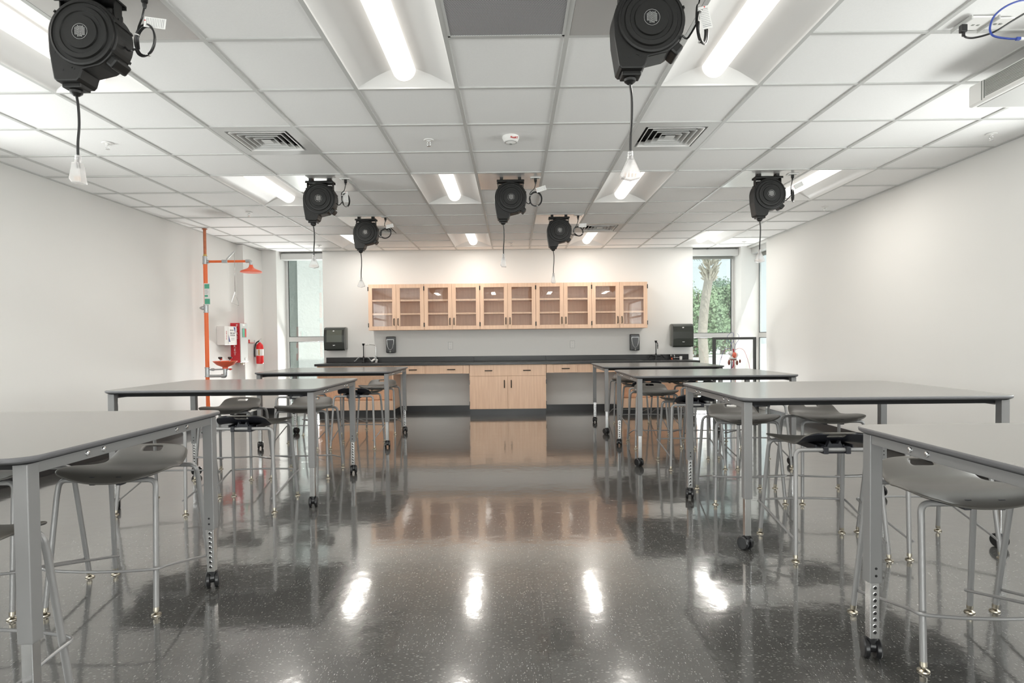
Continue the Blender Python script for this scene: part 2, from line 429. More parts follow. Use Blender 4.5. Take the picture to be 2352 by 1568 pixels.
# ------------------------------------------------------------------ windows
def window(n, x0, x1, y, z0, z1, zm0, zm1, xaxis=True, d=.06):
    mb = MB(); f = .045
    def B(a0, a1, b0, b1, q0, q1, bev=.004):
        if xaxis: mb.bx(a0, a1, b0, b1, q0, q1, bev)
        else: mb.bx(b0, b1, a0, a1, q0, q1, bev)
    B(x0, x0+f, y-d/2, y+d/2, z0, z1); B(x1-f, x1, y-d/2, y+d/2, z0, z1)
    B(x0+f, x1-f, y-d/2, y+d/2, z0, z0+.09); B(x0+f, x1-f, y-d/2, y+d/2, z1-f, z1); B(x0+f, x1-f, y-d/2, y+d/2, zm0, zm1)
    fr = struct('window_%d' % n, mb, 'aluminium')
    g = MB(); sl = MB()
    for q0, q1 in ((z0+.09, zm0), (zm1, z1-f)):
        if xaxis:
            g.bx(x0+f, x1-f, y+.005, y+.011, q0, q1)
            e = .008; yy0, yy1 = y-.012, y+.004
            sl.bx(x0+f, x0+f+e, yy0, yy1, q0, q1).bx(x1-f-e, x1-f, yy0, yy1, q0, q1).bx(x0+f+e, x1-f-e, yy0, yy1, q0, q0+e).bx(x0+f+e, x1-f-e, yy0, yy1, q1-e, q1)
        else:
            g.bx(y-.011, y-.005, x0+f, x1-f, q0, q1); e = .008
            sl.bx(y-.02, y-.012, x0+f, x0+f+e, q0, q1).bx(y-.02, y-.012, x1-f-e, x1-f, q0, q1).bx(y-.02, y-.012, x0+f+e, x1-f-e, q0, q0+e).bx(y-.02, y-.012, x0+f+e, x1-f-e, q1-e, q1)
    g.build('pane', 'window_glass', fr); sl.build('seal', 'seal_black', fr)
window(1, -3.93, -3.10, 10.38, .0, 2.69, 1.205, 1.285)
window(2, 2.95, 3.83, 10.38, .0, 2.69, 1.20, 1.28)
window(3, 9.28, 10.065, 4.14, .0, 2.69, 1.20, 1.28, xaxis=False, d=.04)
n = 4  # windows from here on are unseen, added for the fill lamps
for a, b in RW: window(n, a, b, YR-.1, RZ[0], RZ[1], .9, .94); n += 1
for a, b in SW: window(n, a, b, XL-.12, WZ[0], WZ[1], 1.9, 1.94, xaxis=False); n += 1
for a, b in SW: window(n, a, b, XR+.12, WZ[0], WZ[1], 1.9, 1.94, xaxis=False); n += 1
def fill_lamp(loc, w, h, rot, e):  # hidden area lamp added as fill outside a window
    ld = bpy.data.lights.new('fill_lamp', 'AREA'); ld.shape = 'RECTANGLE'; ld.size = w; ld.size_y = h; ld.energy = e*w*h; ld.color = (1, .945, .945)
    o = bpy.data.objects.new('fill_lamp', ld); C.objects.link(o); o.location = loc; o.rotation_euler = rot
zc, zh = sum(WZ)/2, WZ[1]-WZ[0]
for x, k in ((-3.52, 15), (3.42, 8.5)): fill_lamp((x, 11.25, -.085), .85, 1.1, (math.radians(-122), 0, 0), UP_FILL*k)  # added lamps below the back window sills, lifting the far ceiling
fill_lamp((5.15, 9.66, .0), .8, 1.2, (math.radians(140), 0, PI/2), UP_FILL*3)  # added lamp low outside the corner window
for a, b in RW: fill_lamp(((a+b)/2, YR-.17, sum(RZ)/2), b-a, RZ[1]-RZ[0], (PI/2, 0, 0), WINDOW_FILL*1.7)
for a, b in SW:
    fill_lamp((XL-.2, (a+b)/2, zc), b-a, zh, (PI/2, 0, -PI/2), WINDOW_FILL)
    fill_lamp((XR+.2, (a+b)/2, zc), b-a, zh, (PI/2, 0, PI/2), WINDOW_FILL)
    fill_lamp((XL-1.25, (a+b)/2, .25), b-a, 1.3, (math.radians(145), 0, -PI/2), UP_FILL)  # added upward lamps, low outside each side window
    fill_lamp((XR+1.25, (a+b)/2, .25), b-a, 1.3, (math.radians(145), 0, PI/2), UP_FILL)
def blind(x0, x1, y0, y1, label, strip, horiz=True):
    t = thing('roller_blind', label, 'blind', ((x0+x1)/2, (y0+y1)/2, CH-.02), group='rolled-up window blinds')
    ox, oy = (x0+x1)/2, (y0+y1)/2
    MB().bx(x0-ox, x1-ox, y0-oy, y1-oy, -.10, 0, bev=.004).build('cassette', 'aluminium', t)
    if strip and horiz: MB().bx(x0-ox+.002, x1-ox-.05, y1-oy-.03, y1-oy-.022, -.15, -.10).build('rolled_fabric', 'towel_grey', t)
    if strip and not horiz: MB().bx(x1-ox-.03, x1-ox-.022, y0-oy+.01, y1-oy-.01, -.16, -.10).build('rolled_fabric', 'towel_grey', t)
blind(-3.925, -3.205, 10.14, 10.30, 'slim grey blind housing over the window left of the cabinets', False)
blind(3.04, 3.825, 10.14, 10.30, 'grey blind housing over the window with the palm outside', True)
blind(4.0, 4.14, 9.30, 10.03, 'grey blind housing at the corner, over the narrow side window', True, False)

# ------------------------------------------------------------------ ceiling fixtures
def make_light():
    t = thing('troffer_light', '', 'ceiling light'); W, L, D = S-.026, 2*S-.026, .085
    mb = MB(); xs = [0, .05, .12, .19, .25, W/2]; 
    prof = [(W/2, .0), (W/2-.006, .010), (.22, .034), (.16, .056), (.10, .074), (.05, D)]
    full = [(x, z) for x, z in prof] + [(-x, z) for x, z in prof[::-1]]
    e = .085
    def ye(z): return L/2 - e*z/D
    v0 = [mb.bm.verts.new((x, -ye(z), z)) for x, z in full]; v1 = [mb.bm.verts.new((x, ye(z), z)) for x, z in full]
    fs = [mb.bm.faces.new((v0[i], v0[i+1], v1[i+1], v1[i])) for i in range(len(full)-1)]
    mb._tag(fs, True)
    mb._tag([mb.bm.faces.new(v0), mb.bm.faces.new(v1[::-1])])
    # outer flange and box behind
    mb.bx(-S/2+.006, -W/2, -S+.006, S-.006, .0, .012).bx(W/2, S/2-.006, -S+.006, S-.006, .0, .012)
    mb.bx(-W/2, W/2, -S+.006, -L/2, 0, .012).bx(-W/2, W/2, L/2, S-.006, 0, .012)
    mb.bx(-S/2+.006, S/2-.006, -S+.006, S-.006, D+.006, D+.014)
    mb.build('reflector', 'fixture_white', t, recalc=False)
    ln = MB(); n = 12; r = .068; rows = []
    ys = [(-(L/2-.035), .35), (-(L/2-.05), .75), (-(L/2-.075), 1)]; ys = ys + [(-y, k) for y, k in ys[::-1]]
    for y, k in ys:
        rows.append([ln.bm.verts.new((-r*k*math.cos(PI*i/n), y, D-.004-.068*k*math.sin(PI*i/n))) for i in range(n+1)])
    fs = [ln.bm.faces.new((a[i], a[i+1], b[i+1], b[i])) for a, b in zip(rows, rows[1:]) for i in range(n)]
    ln._tag(fs, True); ln._tag([ln.bm.faces.new(rows[0]), ln.bm.faces.new(rows[-1][::-1])])
    ln.build('lens', 'lens', t)
    return t
def lamp_at(x, y):
    ld = bpy.data.lights.new('troffer_lamp', 'AREA'); ld.shape = 'RECTANGLE'; ld.size = .13; ld.size_y = 1.08; ld.energy = TROFFER; ld.color = (1, .955, .885)
    o = bpy.data.objects.new('troffer_lamp', ld); C.objects.link(o); o.location = (x, y, CH+.0085)
rown = {-6: 'behind the camera', -1: 'at the near edge of the ceiling', 4: 'in the middle row of the ceiling', 9: 'in the farthest row, by the back wall'}
coln = {0: 'leftmost', 3: 'second from left', 6: 'third from left', 9: 'rightmost'}
L0 = None
for c, r in LIGHTS:
    o = make_light() if L0 is None else copy_tree(L0); L0 = L0 or o
    o.location = (gx(c)+S/2, gy(r)+S, CH)
    lamp_at(gx(c)+S/2, gy(r)+S)
    o['label'] = 'lit recessed ceiling light, %s, %s' % (coln[c], rown[r]); o['group'] = 'recessed ceiling lights'

def make_diffuser():
    t = thing('air_diffuser', '', 'air vent'); h = S/2-.013
    mb = MB()
    q = [(h, 0), (.235, .002)]
    def ring(mb, a, za, b, zb):
        A = [(a, a, za), (-a, a, za), (-a, -a, za), (a, -a, za)]; B = [(b, b, zb), (-b, b, zb), (-b, -b, zb), (b, -b, zb)]
        for i in range(4): mb.quad(A[i], A[(i+1) % 4], B[(i+1) % 4], B[i])
    ring(mb, h, -.001, .225, -.001); ring(mb, .225, -.001, .222, .04)
    mb.build('face_plate', 'grid_metal', t)
    for a in (.205, .162, .119, .076):
        v = MB(); ring(v, a, -.004, a-.020, .028); ring(v, a, -.004, a+.001, -.001); ring(v, a+.001, -.001, a-.018, .031)
        ring(v, a+.004, -.0045, a-.003, -.0045)
        v.build('vane', 'white_plastic' if a == .205 else 'grid_metal', t)
    MB().bx(-.036, .036, -.036, .036, -.003, .002).build('centre_plate', 'grid_metal', t)
    d = MB().bx(-h, h, -h, h, .07, .075).bx(-.23, -.225, -.23, .23, .03, .07).bx(.225, .23, -.23, .23, .03, .07).bx(-.23, .23, -.23, -.225, .03, .07).bx(-.23, .23, .225, .23, .03, .07)
    d.build('duct', 'hole_dark', t)
    return t
D0 = None
dl = ['square louvred ceiling vent left of the smoke detector', 'square louvred ceiling vent right of the smoke detector',
      'small far louvred ceiling vent half behind the back-left cord reel', 'small far louvred ceiling vent right of the far right cord reel']
for (c, r), lab in zip(DIFF, dl):
    o = make_diffuser() if D0 is None else copy_tree(D0); D0 = D0 or o
    o.location = (gx(c)+S/2, gy(r)+S/2, CH+.002); o['label'] = lab; o['group'] = 'louvred ceiling vents'

# perforated return grille
def grille():
    m = bpy.data.materials.new('perforated_metal'); m.use_nodes = True; n = m.node_tree.nodes; l = m.node_tree.links; b = n['Principled BSDF']
    tc = n.new('ShaderNodeTexCoord'); mp = n.new('ShaderNodeMapping'); mp.inputs['Scale'].default_value = (1/.0085, 1/.0085, 1); mp.inputs['Rotation'].default_value = (0, 0, PI/4)
    vo = n.new('ShaderNodeTexVoronoi'); vo.inputs['Scale'].default_value = 1; vo.inputs['Randomness'].default_value = 0
    rp = n.new('ShaderNodeMath'); rp.operation = 'LESS_THAN'; rp.inputs[1].default_value = .33
    mx = n.new('ShaderNodeMix'); mx.data_type = 'RGBA'; mx.inputs[6].default_value = (.46, .46, .47, 1); mx.inputs[7].default_value = (.05, .05, .055, 1)
    l.new(tc.outputs['Object'], mp.inputs[0]); l.new(mp.outputs[0], vo.inputs['Vector']); l.new(vo.outputs['Distance'], rp.inputs[0])
    l.new(rp.outputs[0], mx.inputs[0]); l.new(mx.outputs[2], b.inputs['Base Color']); b.inputs['Roughness'].default_value = .4
    M['perforated_metal'] = m
grille()
t = thing('return_grille', 'perforated grey square air return grille in the ceiling at the top centre', 'air vent', (gx(4)+S/2, gy(-1)+S/2, CH))
h = S/2-.013
MB().bx(-h, h, -h, h, .0, .006).build('perforated_plate', 'perforated_metal', t)
MB().bx(-h, h, -h, -h+.012, -.003, 0).bx(-h, h, h-.012, h, -.003, 0).bx(-h, -h+.012, -h, h, -.003, 0).bx(h-.012, h, -h, h, -.003, 0).build('frame', 'grid_metal', t)

# metal panels round the reels
pn = ['front left', 'front right', 'middle left', 'middle centre', 'middle right', 'back left', 'back right']
P0 = None
for (c, r), nm in zip(PANEL, pn):
    if P0 is None:
        h = S/2-.013; P0 = MB().bx(-h, h, -h, h, .001, .008).build('ceiling_panel', 'panel_metal'); o = P0
    else: o = copy_tree(P0)
    o.location = (gx(c)+S/2, gy(r)+S/2, CH)
    tag(o, 'smooth metal ceiling panel above the %s cord reel' % nm, 'ceiling panel', 'metal ceiling panels above the cord reels')

# sprinklers and smoke detector
def ceil_at(px, py):
    r = ray(px, py); k = (CH-CZ)/r.z; return (r.x*k, r.y*k, CH+.008)
K0 = None
for px, py, lab in ((247, 330, 'white ceiling sprinkler nearest the left wall, below the front left light'), (985, 323, 'white ceiling sprinkler left of the smoke detector'),
                    (572, 488, 'white ceiling sprinkler above the shower, left of the middle left reel'), (733, 564, 'tiny ceiling sprinkler beside the back left window blind'),
                    (2277, 309, 'white ceiling sprinkler near the right wall below the projector'), (1895, 476, 'white ceiling sprinkler right of the middle right reel'),
                    (1709, 556, 'tiny ceiling sprinkler near the back right corner pillar'), (1174, 558, 'tiny ceiling sprinkler centred near the back wall')):
    if K0 is None:
        t = thing('sprinkler_head', '', 'sprinkler')
        MB().lathe([(.032, 0), (.040, -.003), (.036, -.008), (.016, -.010), (.012, -.014)], seg=20).build('escutcheon', 'white_plastic', t)
        b = MB().cyl((0, 0, -.01), (0, 0, -.022), .008, 10)
        b.tube(smooth_path([(.006, 0, -.018), (.014, 0, -.03), (.008, 0, -.044), (0, 0, -.048)], 4), .002, 6)
        b.tube(smooth_path([(-.006, 0, -.018), (-.014, 0, -.03), (-.008, 0, -.044), (0, 0, -.048)], 4), .002, 6)
        b.build('body', 'silver_trim', t)
        MB().lathe([(.003, -.046), (.015, -.049), (.015, -.051), (.002, -.053)], seg=14).build('deflector', 'silver_trim', t)
        K0 = t; o = t
    else: o = copy_tree(K0)
    o.location = ceil_at(px, py); o['label'] = lab; o['group'] = 'ceiling sprinklers'
p = ceil_at(1173, 316)
t = thing('smoke_detector', 'round white smoke detector with red ALERT lettering on the ceiling', 'smoke detector', p)
MB().lathe([(.062, 0), (.064, -.012), (.060, -.022), (.050, -.040), (.046, -.044), (.012, -.054)], seg=36).build('housing', 'white_plastic', t)
MB().lathe([(.0475, -.038), (.0505, -.0395), (.047, -.0455), (.044, -.046)], seg=36).build('smoke_slot', 'aluminium', t)
MB().lathe([(.012, -.050), (.012, -.058), (.006, -.060)], seg=16).build('sensor_cap', 'towel_grey', t)
text('lettering', 'ALERT', .022, 'ink_red', face((.026, -.0555, -.0245), (.93, .36, 0), (-.1, .25, .9)), t, depth=.002)

# ceiling outlet boxes
def outlet_box(loc, lab, w=.10, d=.06):
    t = thing('ceiling_outlet', lab, 'power outlet', loc, group='ceiling power outlets')
    MB().bx(-w/2, w/2, -d/2, d/2, -.006, 0, bev=.002).build('cover_plate', 'white_plastic', t)
    s = MB()
    for k in (-.022, .022): s.bx(k-.012, k+.012, -.014, .014, -.0085, -.005, bev=.001)
    s.build('socket', 'towel_grey', t)

# ------------------------------------------------------------------ cord reels
def reel(x, y, lab, pos, coil_rot, coil_tilt, mouth_z, plug_z, coil_r=.055, tag_rot=0.0, rz=0, plug='fan', coil_dx=.235, coil_z=-.20):
    t = thing('cord_reel', lab, 'cord reel', (x, y, CH), rz, 'black retractable cord reels')
    cz = -.196; R = .150; D = .058
    # bracket
    b = MB().bx(-.128, .128, -.045, .045, -.034, -.026, bev=.002).bx(-.128, .128, -.045, -.040, -.046, -.028).bx(-.128, .128, .040, .045, -.046, -.028)
    b.bx(-.10, -.07, -.03, .03, -.026, .0).bx(.07, .10, -.03, .03, -.026, .0)
    for s_ in (-1, 1):
        b.bx(s_*.118-.003, s_*.118+.003, -.024, .024, -.125, -.030, bev=.001)
        b.cyl((s_*.110, 0, -.115), (s_*.128, 0, -.115), .012, 12)
    b.build('bracket', 'reel_black', t)
    # housing outline, rounded with a chin at lower left
    out = []
    for i in range(41):
        a = math.radians(-62 + 242*i/40); out.append((R*math.cos(a), cz + R*math.sin(a)))
    out += [(-.147, cz-.07), (-.128, cz-.188), (-.118, cz-.198), (-.030, cz-.198), (-.018, cz-.186), (-.006, cz-.150)]
    MB().prism(out, -D, D, 'Y', bev=.006).build('housing', 'reel_black', t)
    sh = MB().bx(-.112, .112, -.030, .050, cz+.03, cz+.128, bev=.008); sh.build('shoulder', 'reel_black', t)
    MB().box((0, 0, 0), (.05, .10, .05), mtx=Matrix.Translation((.112, 0, cz-.108)) @ Matrix.Rotation(math.radians(42), 4, 'Y'), bev=.01).build('guide_lug', 'reel_black', t)
    rb = MB()
    for a in (20, 140, 250, 330):
        aa = math.radians(a); rb.box((0, 0, 0), (.012, 2*D+.004, .006), mtx=Matrix.Translation((R*math.cos(aa), 0, cz+R*math.sin(aa))) @ Matrix.Rotation(-aa+PI/2, 4, 'Y'))
    rb.build('rib', 'reel_black', t)
    fp = MB().lathe([(.138, -D+.002), (.136, -D-.010), (.128, -D-.012), (.126, -D-.007), (.112, -D-.007), (.108, -D-.015), (.090, -D-.016), (.087, -D-.012),
                     (.072, -D-.012), (.069, -D-.019), (.034, -D-.020)], o=(.004, 0, cz), seg=56, axis='Y')
    fp.build('face_plate', 'reel_black', t)
    for sx, sz in ((-.088, cz-.150), (-.040, cz-.146), (-.122, cz-.075)):
        MB().cyl((sx, -D-.0012, sz), (sx, -D+.003, sz), .0055, 10).build('screw_hole', 'hole_dark', t)
    lb = MB().lathe([(.0335, -D-.0196), (.0335, -D-.0210)], o=(.004, 0, cz), seg=36, axis='Y')
    lb.mi = 1
    lb.tube([(.004+.0325*math.cos(2*PI*k/36), -D-.0212, cz+.0325*math.sin(2*PI*k/36)) for k in range(36)], .0007, 5, closed=True)
    rnd = random.Random(3)
    for k in range(8):     # rows of fine print, turned on their side as on the sticker
        xx = -.019 + k*.0055; hh = .026*math.sqrt(max(0, 1-(xx/.030)**2)); z0 = -hh*rnd.uniform(.6, .95)
        while z0 < hh*.85:
            ll = rnd.uniform(.003, .008); lb.bx(.004+xx-.0011, .004+xx+.0011, -D-.0216, -D-.0208, cz+z0, cz+min(z0+ll, hh)); z0 += ll+.0012
    lb.mi = 0
    lb.build('label_sticker', ['gloss_black', 'silver_trim'], t)
    mo = MB().bx(-.112, -.030, -.034, .034, cz-.216, cz-.194, bev=.005)
    mo.lathe([(.018, 0), (.026, -.008), (.024, -.018), (.012, -.028)], o=(-.073, 0, cz-.212), seg=18); mo.build('cord_guide', 'reel_black', t)
    # hanging cord and triple socket
    z0, z1 = cz-.236, plug_z
    hc = smooth_path([(-.073, 0, z0), (-.066, 0, z0-(z0-z1)*.2), (-.066, .002, z0-(z0-z1)*.5), (-.072, 0, z0-(z0-z1)*.8), (-.073, 0, z1-.02)], 8)
    MB().tube(hc, .0055, 10).build('hanging_cord', 'cord_black', t)
    sk = MB(); px = -.073
    sk.lathe([(.010, z1), (.0125, z1-.004), (.011, z1-.010), (.013, z1-.014), (.0115, z1-.02), (.014, z1-.026), (.014, z1-.034)], o=(px, 0, 0), seg=14)
    if plug == 'fan':
        sk.prism([(px-.014, z1-.034), (px+.014, z1-.034), (px+.046, z1-.104), (px+.040, z1-.114), (px, z1-.124), (px-.040, z1-.114), (px-.046, z1-.104)], -.017, .017, 'Y', bev=.005)
    else:
        sk.prism([(px-.015, z1-.034), (px+.013, z1-.034), (px+.022, z1-.10), (px+.025, z1-.124), (px-.018, z1-.122), (px-.030, z1-.104), (px-.024, z1-.075)], -.022, .022, 'Y', bev=.005)
    so = sk.build('triple_socket', 'socket_clear', t)
    ct = MB()
    ct.tube([(px, 0, z1-.02), (px, 0, z1-.055)], .005, 8, r2=.009); ct.build('inner_lead', 'cord_black', so)
    ct = MB()
    kk = (-.022, -.007, .008, .022) if plug == 'fan' else (-.012, .002)
    for k in kk:
        ct.bx(px+k-.003, px+k+.003, -.008, -.003, z1-.108, z1-.092)
        ct.bx(px+k-.003, px+k+.003, .003, .008, z1-.108, z1-.092)
    ct.build('contact', 'contact_brass', so)
    # supply lead: from the reel's side through a tied coil up to the ceiling socket
    cx, ccz = coil_dx, coil_z
    rot = Matrix.Rotation(coil_rot, 4, 'Z') @ Matrix.Rotation(coil_tilt, 4, 'Y')
    def cp(a, r, off): v = rot @ Vector((r*math.cos(a), off, r*1.15*math.sin(a))); return (cx+v.x, v.y, ccz+v.z)
    pts = [(.147, 0, cz-.03), (.160, 0, cz-.045), (.178, 0, cz-.045)]
    for k in range(0, 3*14+1):
        a = math.radians(205) + 2*PI*k/14; pts.append(cp(a, coil_r*(1-.05*(k//14)), .004*(k/14)-.006))
    top = cp(math.radians(150), coil_r, .008)
    pts += [(top[0]-.002, top[1], top[2]+.02), (cx-.012, 0, ccz+coil_r*1.15+.03), (cx, 0, -.05), (cx, 0, -.035)]
    MB().tube(smooth_path(pts, 3), .0042, 8).build('supply_lead', 'cord_black', t)
    MB().lathe([(.006, -.060), (.009, -.050), (.009, -.040), (.014, -.034), (.014, -.008)], o=(cx, 0, 0), seg=12).build('supply_plug', 'cord_black', t)
    ty = MB()
    for a in (150, 285):
        c0 = Vector(cp(math.radians(a), coil_r*.97, 0)); ty.tube([(c0.x+.009*math.cos(2*PI*k/10), c0.y+.010*math.sin(2*PI*k/10), c0.z) for k in range(10)], .0028, 6, closed=True)
    ty.build('cable_tie', 'white_plastic', t)
    tg = MB(); mt = Matrix.Translation((cx+.004, -.012, ccz+coil_r*1.15+.012)) @ Matrix.Rotation(tag_rot, 4, 'Y')
    tg.box((0, 0, 0), (.095, .0012, .044), mtx=mt @ Matrix.Translation((.048, 0, -.004))); tg.mi = 1
    for k in range(11):
        tg.box((0, 0, 0), (.0022 if k in (0, 9, 10) else .0012, .0004, .036), mtx=mt @ Matrix.Translation((.012+k*.0074, -.0009, -.004)))
    tg.mi = 2; tg.box((0, 0, 0), (.005, .0006, .005), mtx=mt @ Matrix.Translation((.004, -.001, .002)))
    tg.build('warning_tag', ['white_paper', 'ink_grey', 'ink_red'], t)
    return t
def XY(px, py, Y):
    r = ray(px, py); return r.x*Y/r.y, CZ + r.z*Y/r.y
REELS = [ # px of the casing centre, depth, label, key, coil rot, tilt, socket top z, kind
 (188, 84, 2.64, 'large black cord reel at the top left with its long paper tag', -.35, .0, (170, 357), 'narrow', .060, .14),
 (1493, 73, 2.58, 'large black cord reel at the top right, before the bright light', .95, .45, (1443, 348), 'fan', .062, 1.35),
 (732, 465, 5.62, 'black cord reel left of the centre aisle above the left tables', 1.15, .05, (712, 586), 'fan', .055, 1.5),
 (1173, 461, 5.65, 'black cord reel hanging on the room centre line with a round coiled lead', .0, .0, (1156, 583), 'narrow', .060, -.3),
 (1769, 457, 5.62, 'black cord reel hanging farthest right, near the right wall', 1.0, .55, (1749, 573), 'fan', .055, -.45),
 (839, 543, 7.35, 'small far black cord reel above the left end of the wall cabinets', .0, 1.2, (829, 637), 'fan', .060, -.2),
 (1285, 540, 7.35, 'small far black cord reel above the right half of the wall cabinets', .0, -.9, (1273, 627), 'narrow', .055, .0)]
for px, py, Y, lab, cr_, ti, (sx, sy), kind, rr, tr in REELS:
    X, _ = XY(px, py, Y-.06); _, zs = XY(sx, sy, Y)
    reel(X, Y, lab, None, cr_, ti, 0, zs-CH, rr, tr, plug=kind)
    outlet_box((X+.235, Y, CH), 'small white ceiling socket feeding the ' + lab[:lab.index('reel')+4].replace('large ', '').replace('small far ', 'far ') + {188: ' at the top left', 1493: ' at the top right', 732: ' left of the aisle', 1173: ' on the centre line', 1769: ' near the right wall', 839: ' at the back left', 1285: ' at the back right'}[px])

# ------------------------------------------------------------------ tables
def make_table():
    t = thing('lab_table', '', 'table'); W, Dp, H = 1.52, 1.22, .86
    hx, hy = W/2, Dp/2
    n = 8; lv = [(0.0, -.0), (-.0025, .0025), (-.006, .0035), (-.014, .002), (-.020, -.008), (-.026, -.022)]
    mb = MB(); rings = []
    for dz, off in lv:
        rr = rrect(-hx-off, hx+off, -hy-off, hy+off, .075+off, n); rings.append([mb.bm.verts.new((a, b, H+dz)) for a, b in rr])
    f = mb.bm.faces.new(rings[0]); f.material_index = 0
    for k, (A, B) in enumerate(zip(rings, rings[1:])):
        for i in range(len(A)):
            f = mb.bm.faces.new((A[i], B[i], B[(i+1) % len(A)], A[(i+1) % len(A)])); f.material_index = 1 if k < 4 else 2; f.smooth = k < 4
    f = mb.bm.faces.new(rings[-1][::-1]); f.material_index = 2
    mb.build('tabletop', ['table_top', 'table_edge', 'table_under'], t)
    lx, ly, lw = hx-.045, hy-.065, .046
    for s in (-1, 1):
        r = MB().bx(s*(lx+lw/2)-.004*s, s*(lx+lw/2)-.040*s, -ly+lw/2, ly-lw/2, H-.060, H-.020, bev=.002).build('end_rail', 'grey_paint', t)
        for yy in (-.31, -.23, .23, .31):
            MB().lathe([(.010, 0), (.009, s*.004), (.004, s*.006)], o=(s*(lx+lw/2)-.004*s, yy, H-.041), seg=14, axis='X').build('bolt', 'chrome', r)
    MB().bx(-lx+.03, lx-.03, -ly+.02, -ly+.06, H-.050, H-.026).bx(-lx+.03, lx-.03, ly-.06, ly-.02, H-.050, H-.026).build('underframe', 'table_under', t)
    for sx in (-1, 1):
        for sy in (-1, 1):
            x, y = sx*lx, sy*ly
            L = MB().bx(x-lw/2, x+lw/2, y-lw/2, y+lw/2, .29, H-.026, bev=.003)
            L.mi = 1
            for z in (.318, .345): L.cyl((x, y-sy*(lw/2+.0008), z), (x, y-sy*(lw/2-.002), z), .0048, 10)
            L = L.build('leg', ['grey_paint', 'hole_dark'], t)
            e = MB().bx(x-.017, x+.017, y-.017, y+.017, .082, .295, bev=.002)
            for k in range(8):
                z = .108 + k*.0235
                e.mi = 0; e.lathe([(.0078, 0), (.0078, .0012), (.006, .0018)], o=(x, y-sy*.0168, z), seg=12, axis='Y', mtx=Matrix.Diagonal((1, -sy, 1, 1)))
                e.mi = 1; e.lathe([(.0058, 0), (.0058, .0022)], o=(x, y-sy*.0168, z), seg=12, axis='Y', mtx=Matrix.Diagonal((1, -sy, 1, 1)))
            e.mi = 0
            e.build('leg_extension', ['chrome', 'hole_dark'], L)
            a = {(-1, -1): .5, (-1, 1): -.25, (1, -1): .2, (1, 1): .35}[(sx, sy)]
            rot = Matrix.Translation((x, y, 0)) @ Matrix.Rotation(a, 4, 'Z')
            c = MB()
            for k in (-1, 1):
                c.lathe([(.010, k*.030), (.033, k*.030), (.038, k*.025), (.038, k*.013), (.033, k*.010)], seg=24, axis='X', mtx=Matrix.Translation((0, .012, .038)))
            c.lathe([(.026, -.009), (.026, .009)], seg=16, axis='X', mtx=Matrix.Translation((0, .010, .048)))
            c.cyl((0, 0, .05), (0, 0, .082), .014, 12); c.cyl((0, 0, .076), (0, 0, .084), .019, 12)
            bmesh.ops.transform(c.bm, matrix=rot, verts=c.bm.verts); c.build('caster', 'caster_black', L)
    return t
TABLES = {'L1': (-2.192, 2.34, .86), 'L2': (-2.17, 4.83, .86), 'L3': (-2.14, 7.24, .858),
          'R1': (2.03, 1.64, .86), 'R2': (2.02, 3.885, .86), 'R3': (1.89, 6.115, .848), 'R4': (1.88, 8.03, .85)}
TN = {'L1': 'nearest table of the left row', 'L2': 'middle table of the left row', 'L3': 'farthest table of the left row',
      'R1': 'nearest table of the right row', 'R2': 'second table of the right row', 'R3': 'third table of the right row', 'R4': 'farthest table of the right row'}
TL = {'L1': 'cut off by the left edge, nearest in left row', 'L2': 'in the middle of the left row', 'L3': 'farthest in the left row, before the sink cabinet',
      'R1': 'cut off by the right edge, nearest in right row', 'R2': 'second in the right row, whole top in view', 'R3': 'third in the right row', 'R4': 'farthest in the right row, before the black worktop'}
T0 = None
for k, (x, y, z) in TABLES.items():
    o = make_table() if T0 is None else copy_tree(T0); T0 = T0 or o
    o.location = (x, y, 0); o.scale = (1, 1, z/.86)
    o['label'] = 'grey-topped lab table on casters, ' + TL[k]; o['group'] = 'lab tables on casters'

# ------------------------------------------------------------------ stools
def interp(tab, x):
    if x <= tab[0][0]: return tab[0][1]
    for (a, fa), (b, fb) in zip(tab, tab[1:]):
        if x <= b:
            t = (x-a)/(b-a); t = t*t*(3-2*t)*.35 + t*.65; return fa + (fb-fa)*t
    return tab[-1][1]
WT = [(-.212, .105), (-.205, .150), (-.185, .178), (-.15, .190), (-.10, .195), (-.05, .208), (0, .232), (.05, .246), (.10, .253), (.15, .252), (.18, .240), (.20, .212), (.212, .165)]
ZT = [(-.212, .683), (-.195, .682), (-.17, .668), (-.14, .648), (-.10, .626), (-.05, .614), (0, .612), (.06, .617), (.12, .618), (.16, .608), (.19, .594), (.212, .574)]
ET = [(-.212, -.004), (-.18, -.014), (-.14, -.022), (-.10, -.014), (-.05, 0), (.0, .008), (.06, .014), (.12, .016), (.17, .026), (.212, .034)]
